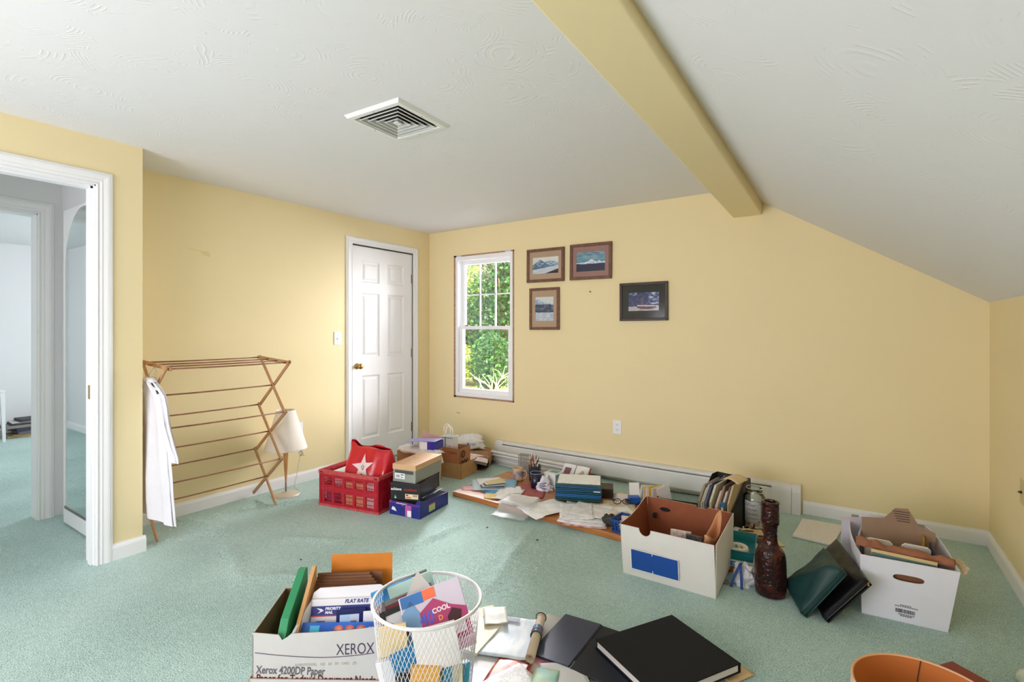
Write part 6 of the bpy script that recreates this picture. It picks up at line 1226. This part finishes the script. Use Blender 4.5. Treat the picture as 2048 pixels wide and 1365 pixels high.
# large black sketchbook
t = thing('sketchbook', 'large black hardcover sketchbook lying over the binder', 'book', (-.833, 1.800, .021), -30)
SKB = M('black_bookcloth', (18, 19, 24), .6, spec=.2, bump=.25, bs=220, bd=.001); PGE = M('page_edges', (214, 206, 202), .8, var=.12, vs=40, stretch=(1, 1, 60))
B().box(0, .345, 0, .388, .030, .0345).build('cover', SKB, t, bevel=.0015); B().box(.0, .345, .0, .388, 0, .004).build('cover', SKB, t, bevel=.0015); bx(.006, .34, .006, .38, .004, .030).build('page_block', PGE, t); bx(0, .345, .384, .389, .0, .0345).build('spine', SKB, t, bevel=.0015)
sheet_of('paper_sheet', 'tan card edge showing right of the black sketchbook', 'paper', .12, .22, M('tan_card'), -.425, 2.01, .004, 60, .002, seed=97)
# ------------------------------------------------------------------ lampshade at the lower right, and what peeks out behind it
t = thing('lampshade', 'empty drum lampshade with an orange lining at the bottom right', 'lampshade', (.166, 1.793, 0), 0)
OR = shade_mat('orange_lining', (226, 140, 72), .3); WS = shade_mat('white_shade_fabric', (226, 222, 220), .3)
B().lathe([(.205, .0), (.1745, .25)], 56, capb=False).build('outer_fabric', WS, t, smooth=True)
B().lathe([(.203, .0), (.1725, .25)], 56, capb=False).build('lining', OR, t, smooth=True)
B().tube([(.1737*cos(a), .1737*sin(a), .250) for a in [2*pi*i/56 for i in range(56)]], .0035, 6, closed=True).build('top_rim', M('peach_trim', (232, 176, 128), .7), t, smooth=True)
B().tube([(.2037*cos(a), .2037*sin(a), .004) for a in [2*pi*i/56 for i in range(56)]], .0035, 6, closed=True).build('bottom_rim', M('peach_trim'), t, smooth=True)
a = R(90); B().tube([((.171+.031*(1-v))*cos(a+.06*sin(3*v)), (.171+.031*(1-v))*sin(a+.06*sin(3*v)), .25*v) for v in [i/10 for i in range(11)]], .0016, 5).build('seam_stitch', M('dark_thread', (92, 66, 44), .7), t)
for k in range(3): a = 2*pi*k/3+.5; B().tube([(.19*cos(a), .19*sin(a), .10), (.02*cos(a), .02*sin(a), .085)], .0015, 5).build('spider_arm', STEEL, t)
slabthing('red_book', 'brick red book half hidden behind the lampshade', 'book', .20, .13, .028, M('brick_book', (140, 50, 36), .5), (.335, 2.350, 0), (0, 0, R(-38)), .002)
o = blob(.03, .025, .035, 55, .2).build('white_bundle', M('greenish_white', (214, 220, 200), .7), smooth=True, loc=(.505, 2.50, 0)); tag(o, 'small pale bundle at the bottom right corner', 'bundle')
# ================================================================== the room beyond the hall
NEWS = [((206, 186, 140), .022, .34, 'tan envelope at the bottom of the far paper pile'), ((150, 120, 84), .018, .36, 'brown envelope low in the far paper pile'), ((96, 96, 104), .030, .30, 'dark grey magazine in the lower far paper pile'), ((50, 54, 70), .040, .40, 'dark folder under the flat grey box'), ((136, 126, 124), .034, .44, 'flat grey box in the far paper pile'), ((60, 58, 60), .018, .36, 'dark magazine on the flat grey box'), ((206, 204, 202), .012, .38, 'pale newspaper near the top of the far pile'), ((66, 66, 72), .030, .30, 'dark rolled newspaper on top of the far pile')]
zz = .002
for k, (c, hh_, w_, lab) in enumerate(NEWS):
    slabthing('newspaper' if k > 4 else 'folder', lab, 'papers', .24, w_, hh_, M('far_paper_%d' % k, c, .7, var=.2, vs=20), (-8.16+.006*(k % 3), 1.73+.02*((k*5) % 4), zz), (0, 0, R(RND.uniform(-9, 9))), .002, 'paper pile in the side room'); zz += hh_+.001
t = thing('side_table', 'white table leg just showing at the left edge through the doorways', 'table', (-7.88, 1.24, 0))
for x, y in ((0, .24), (-.36, .24), (0, -.24), (-.36, -.24)): B().hexa([(x-.012, y-.012, 0), (x+.012, y-.012, 0), (x+.012, y+.012, 0), (x-.012, y+.012, 0)], [(x-.02, y-.035, .56), (x+.02, y-.035, .56), (x+.02, y+.005, .56), (x-.02, y+.005, .56)]).build('leg', TRIM, t)
bx(-.40, .03, -.28, .245, .56, .585).build('table_top', TRIM, t, bevel=.003)
# specks on the carpet
for k, (x, y, lab) in enumerate(((-2.50, 1.63, 'dark crumb on the carpet left of the copier box'), (-1.93, 2.56, 'dark crumb on the carpet in front of the board'), (-1.56, 2.56, 'small crumb on the carpet nearer the board corner'))):
    tag(blob(.008, .005, .003, k+3, .4, 2, 8, 5).build('crumb', DARK, loc=(x, y, fz(x, y))), lab, 'crumb')
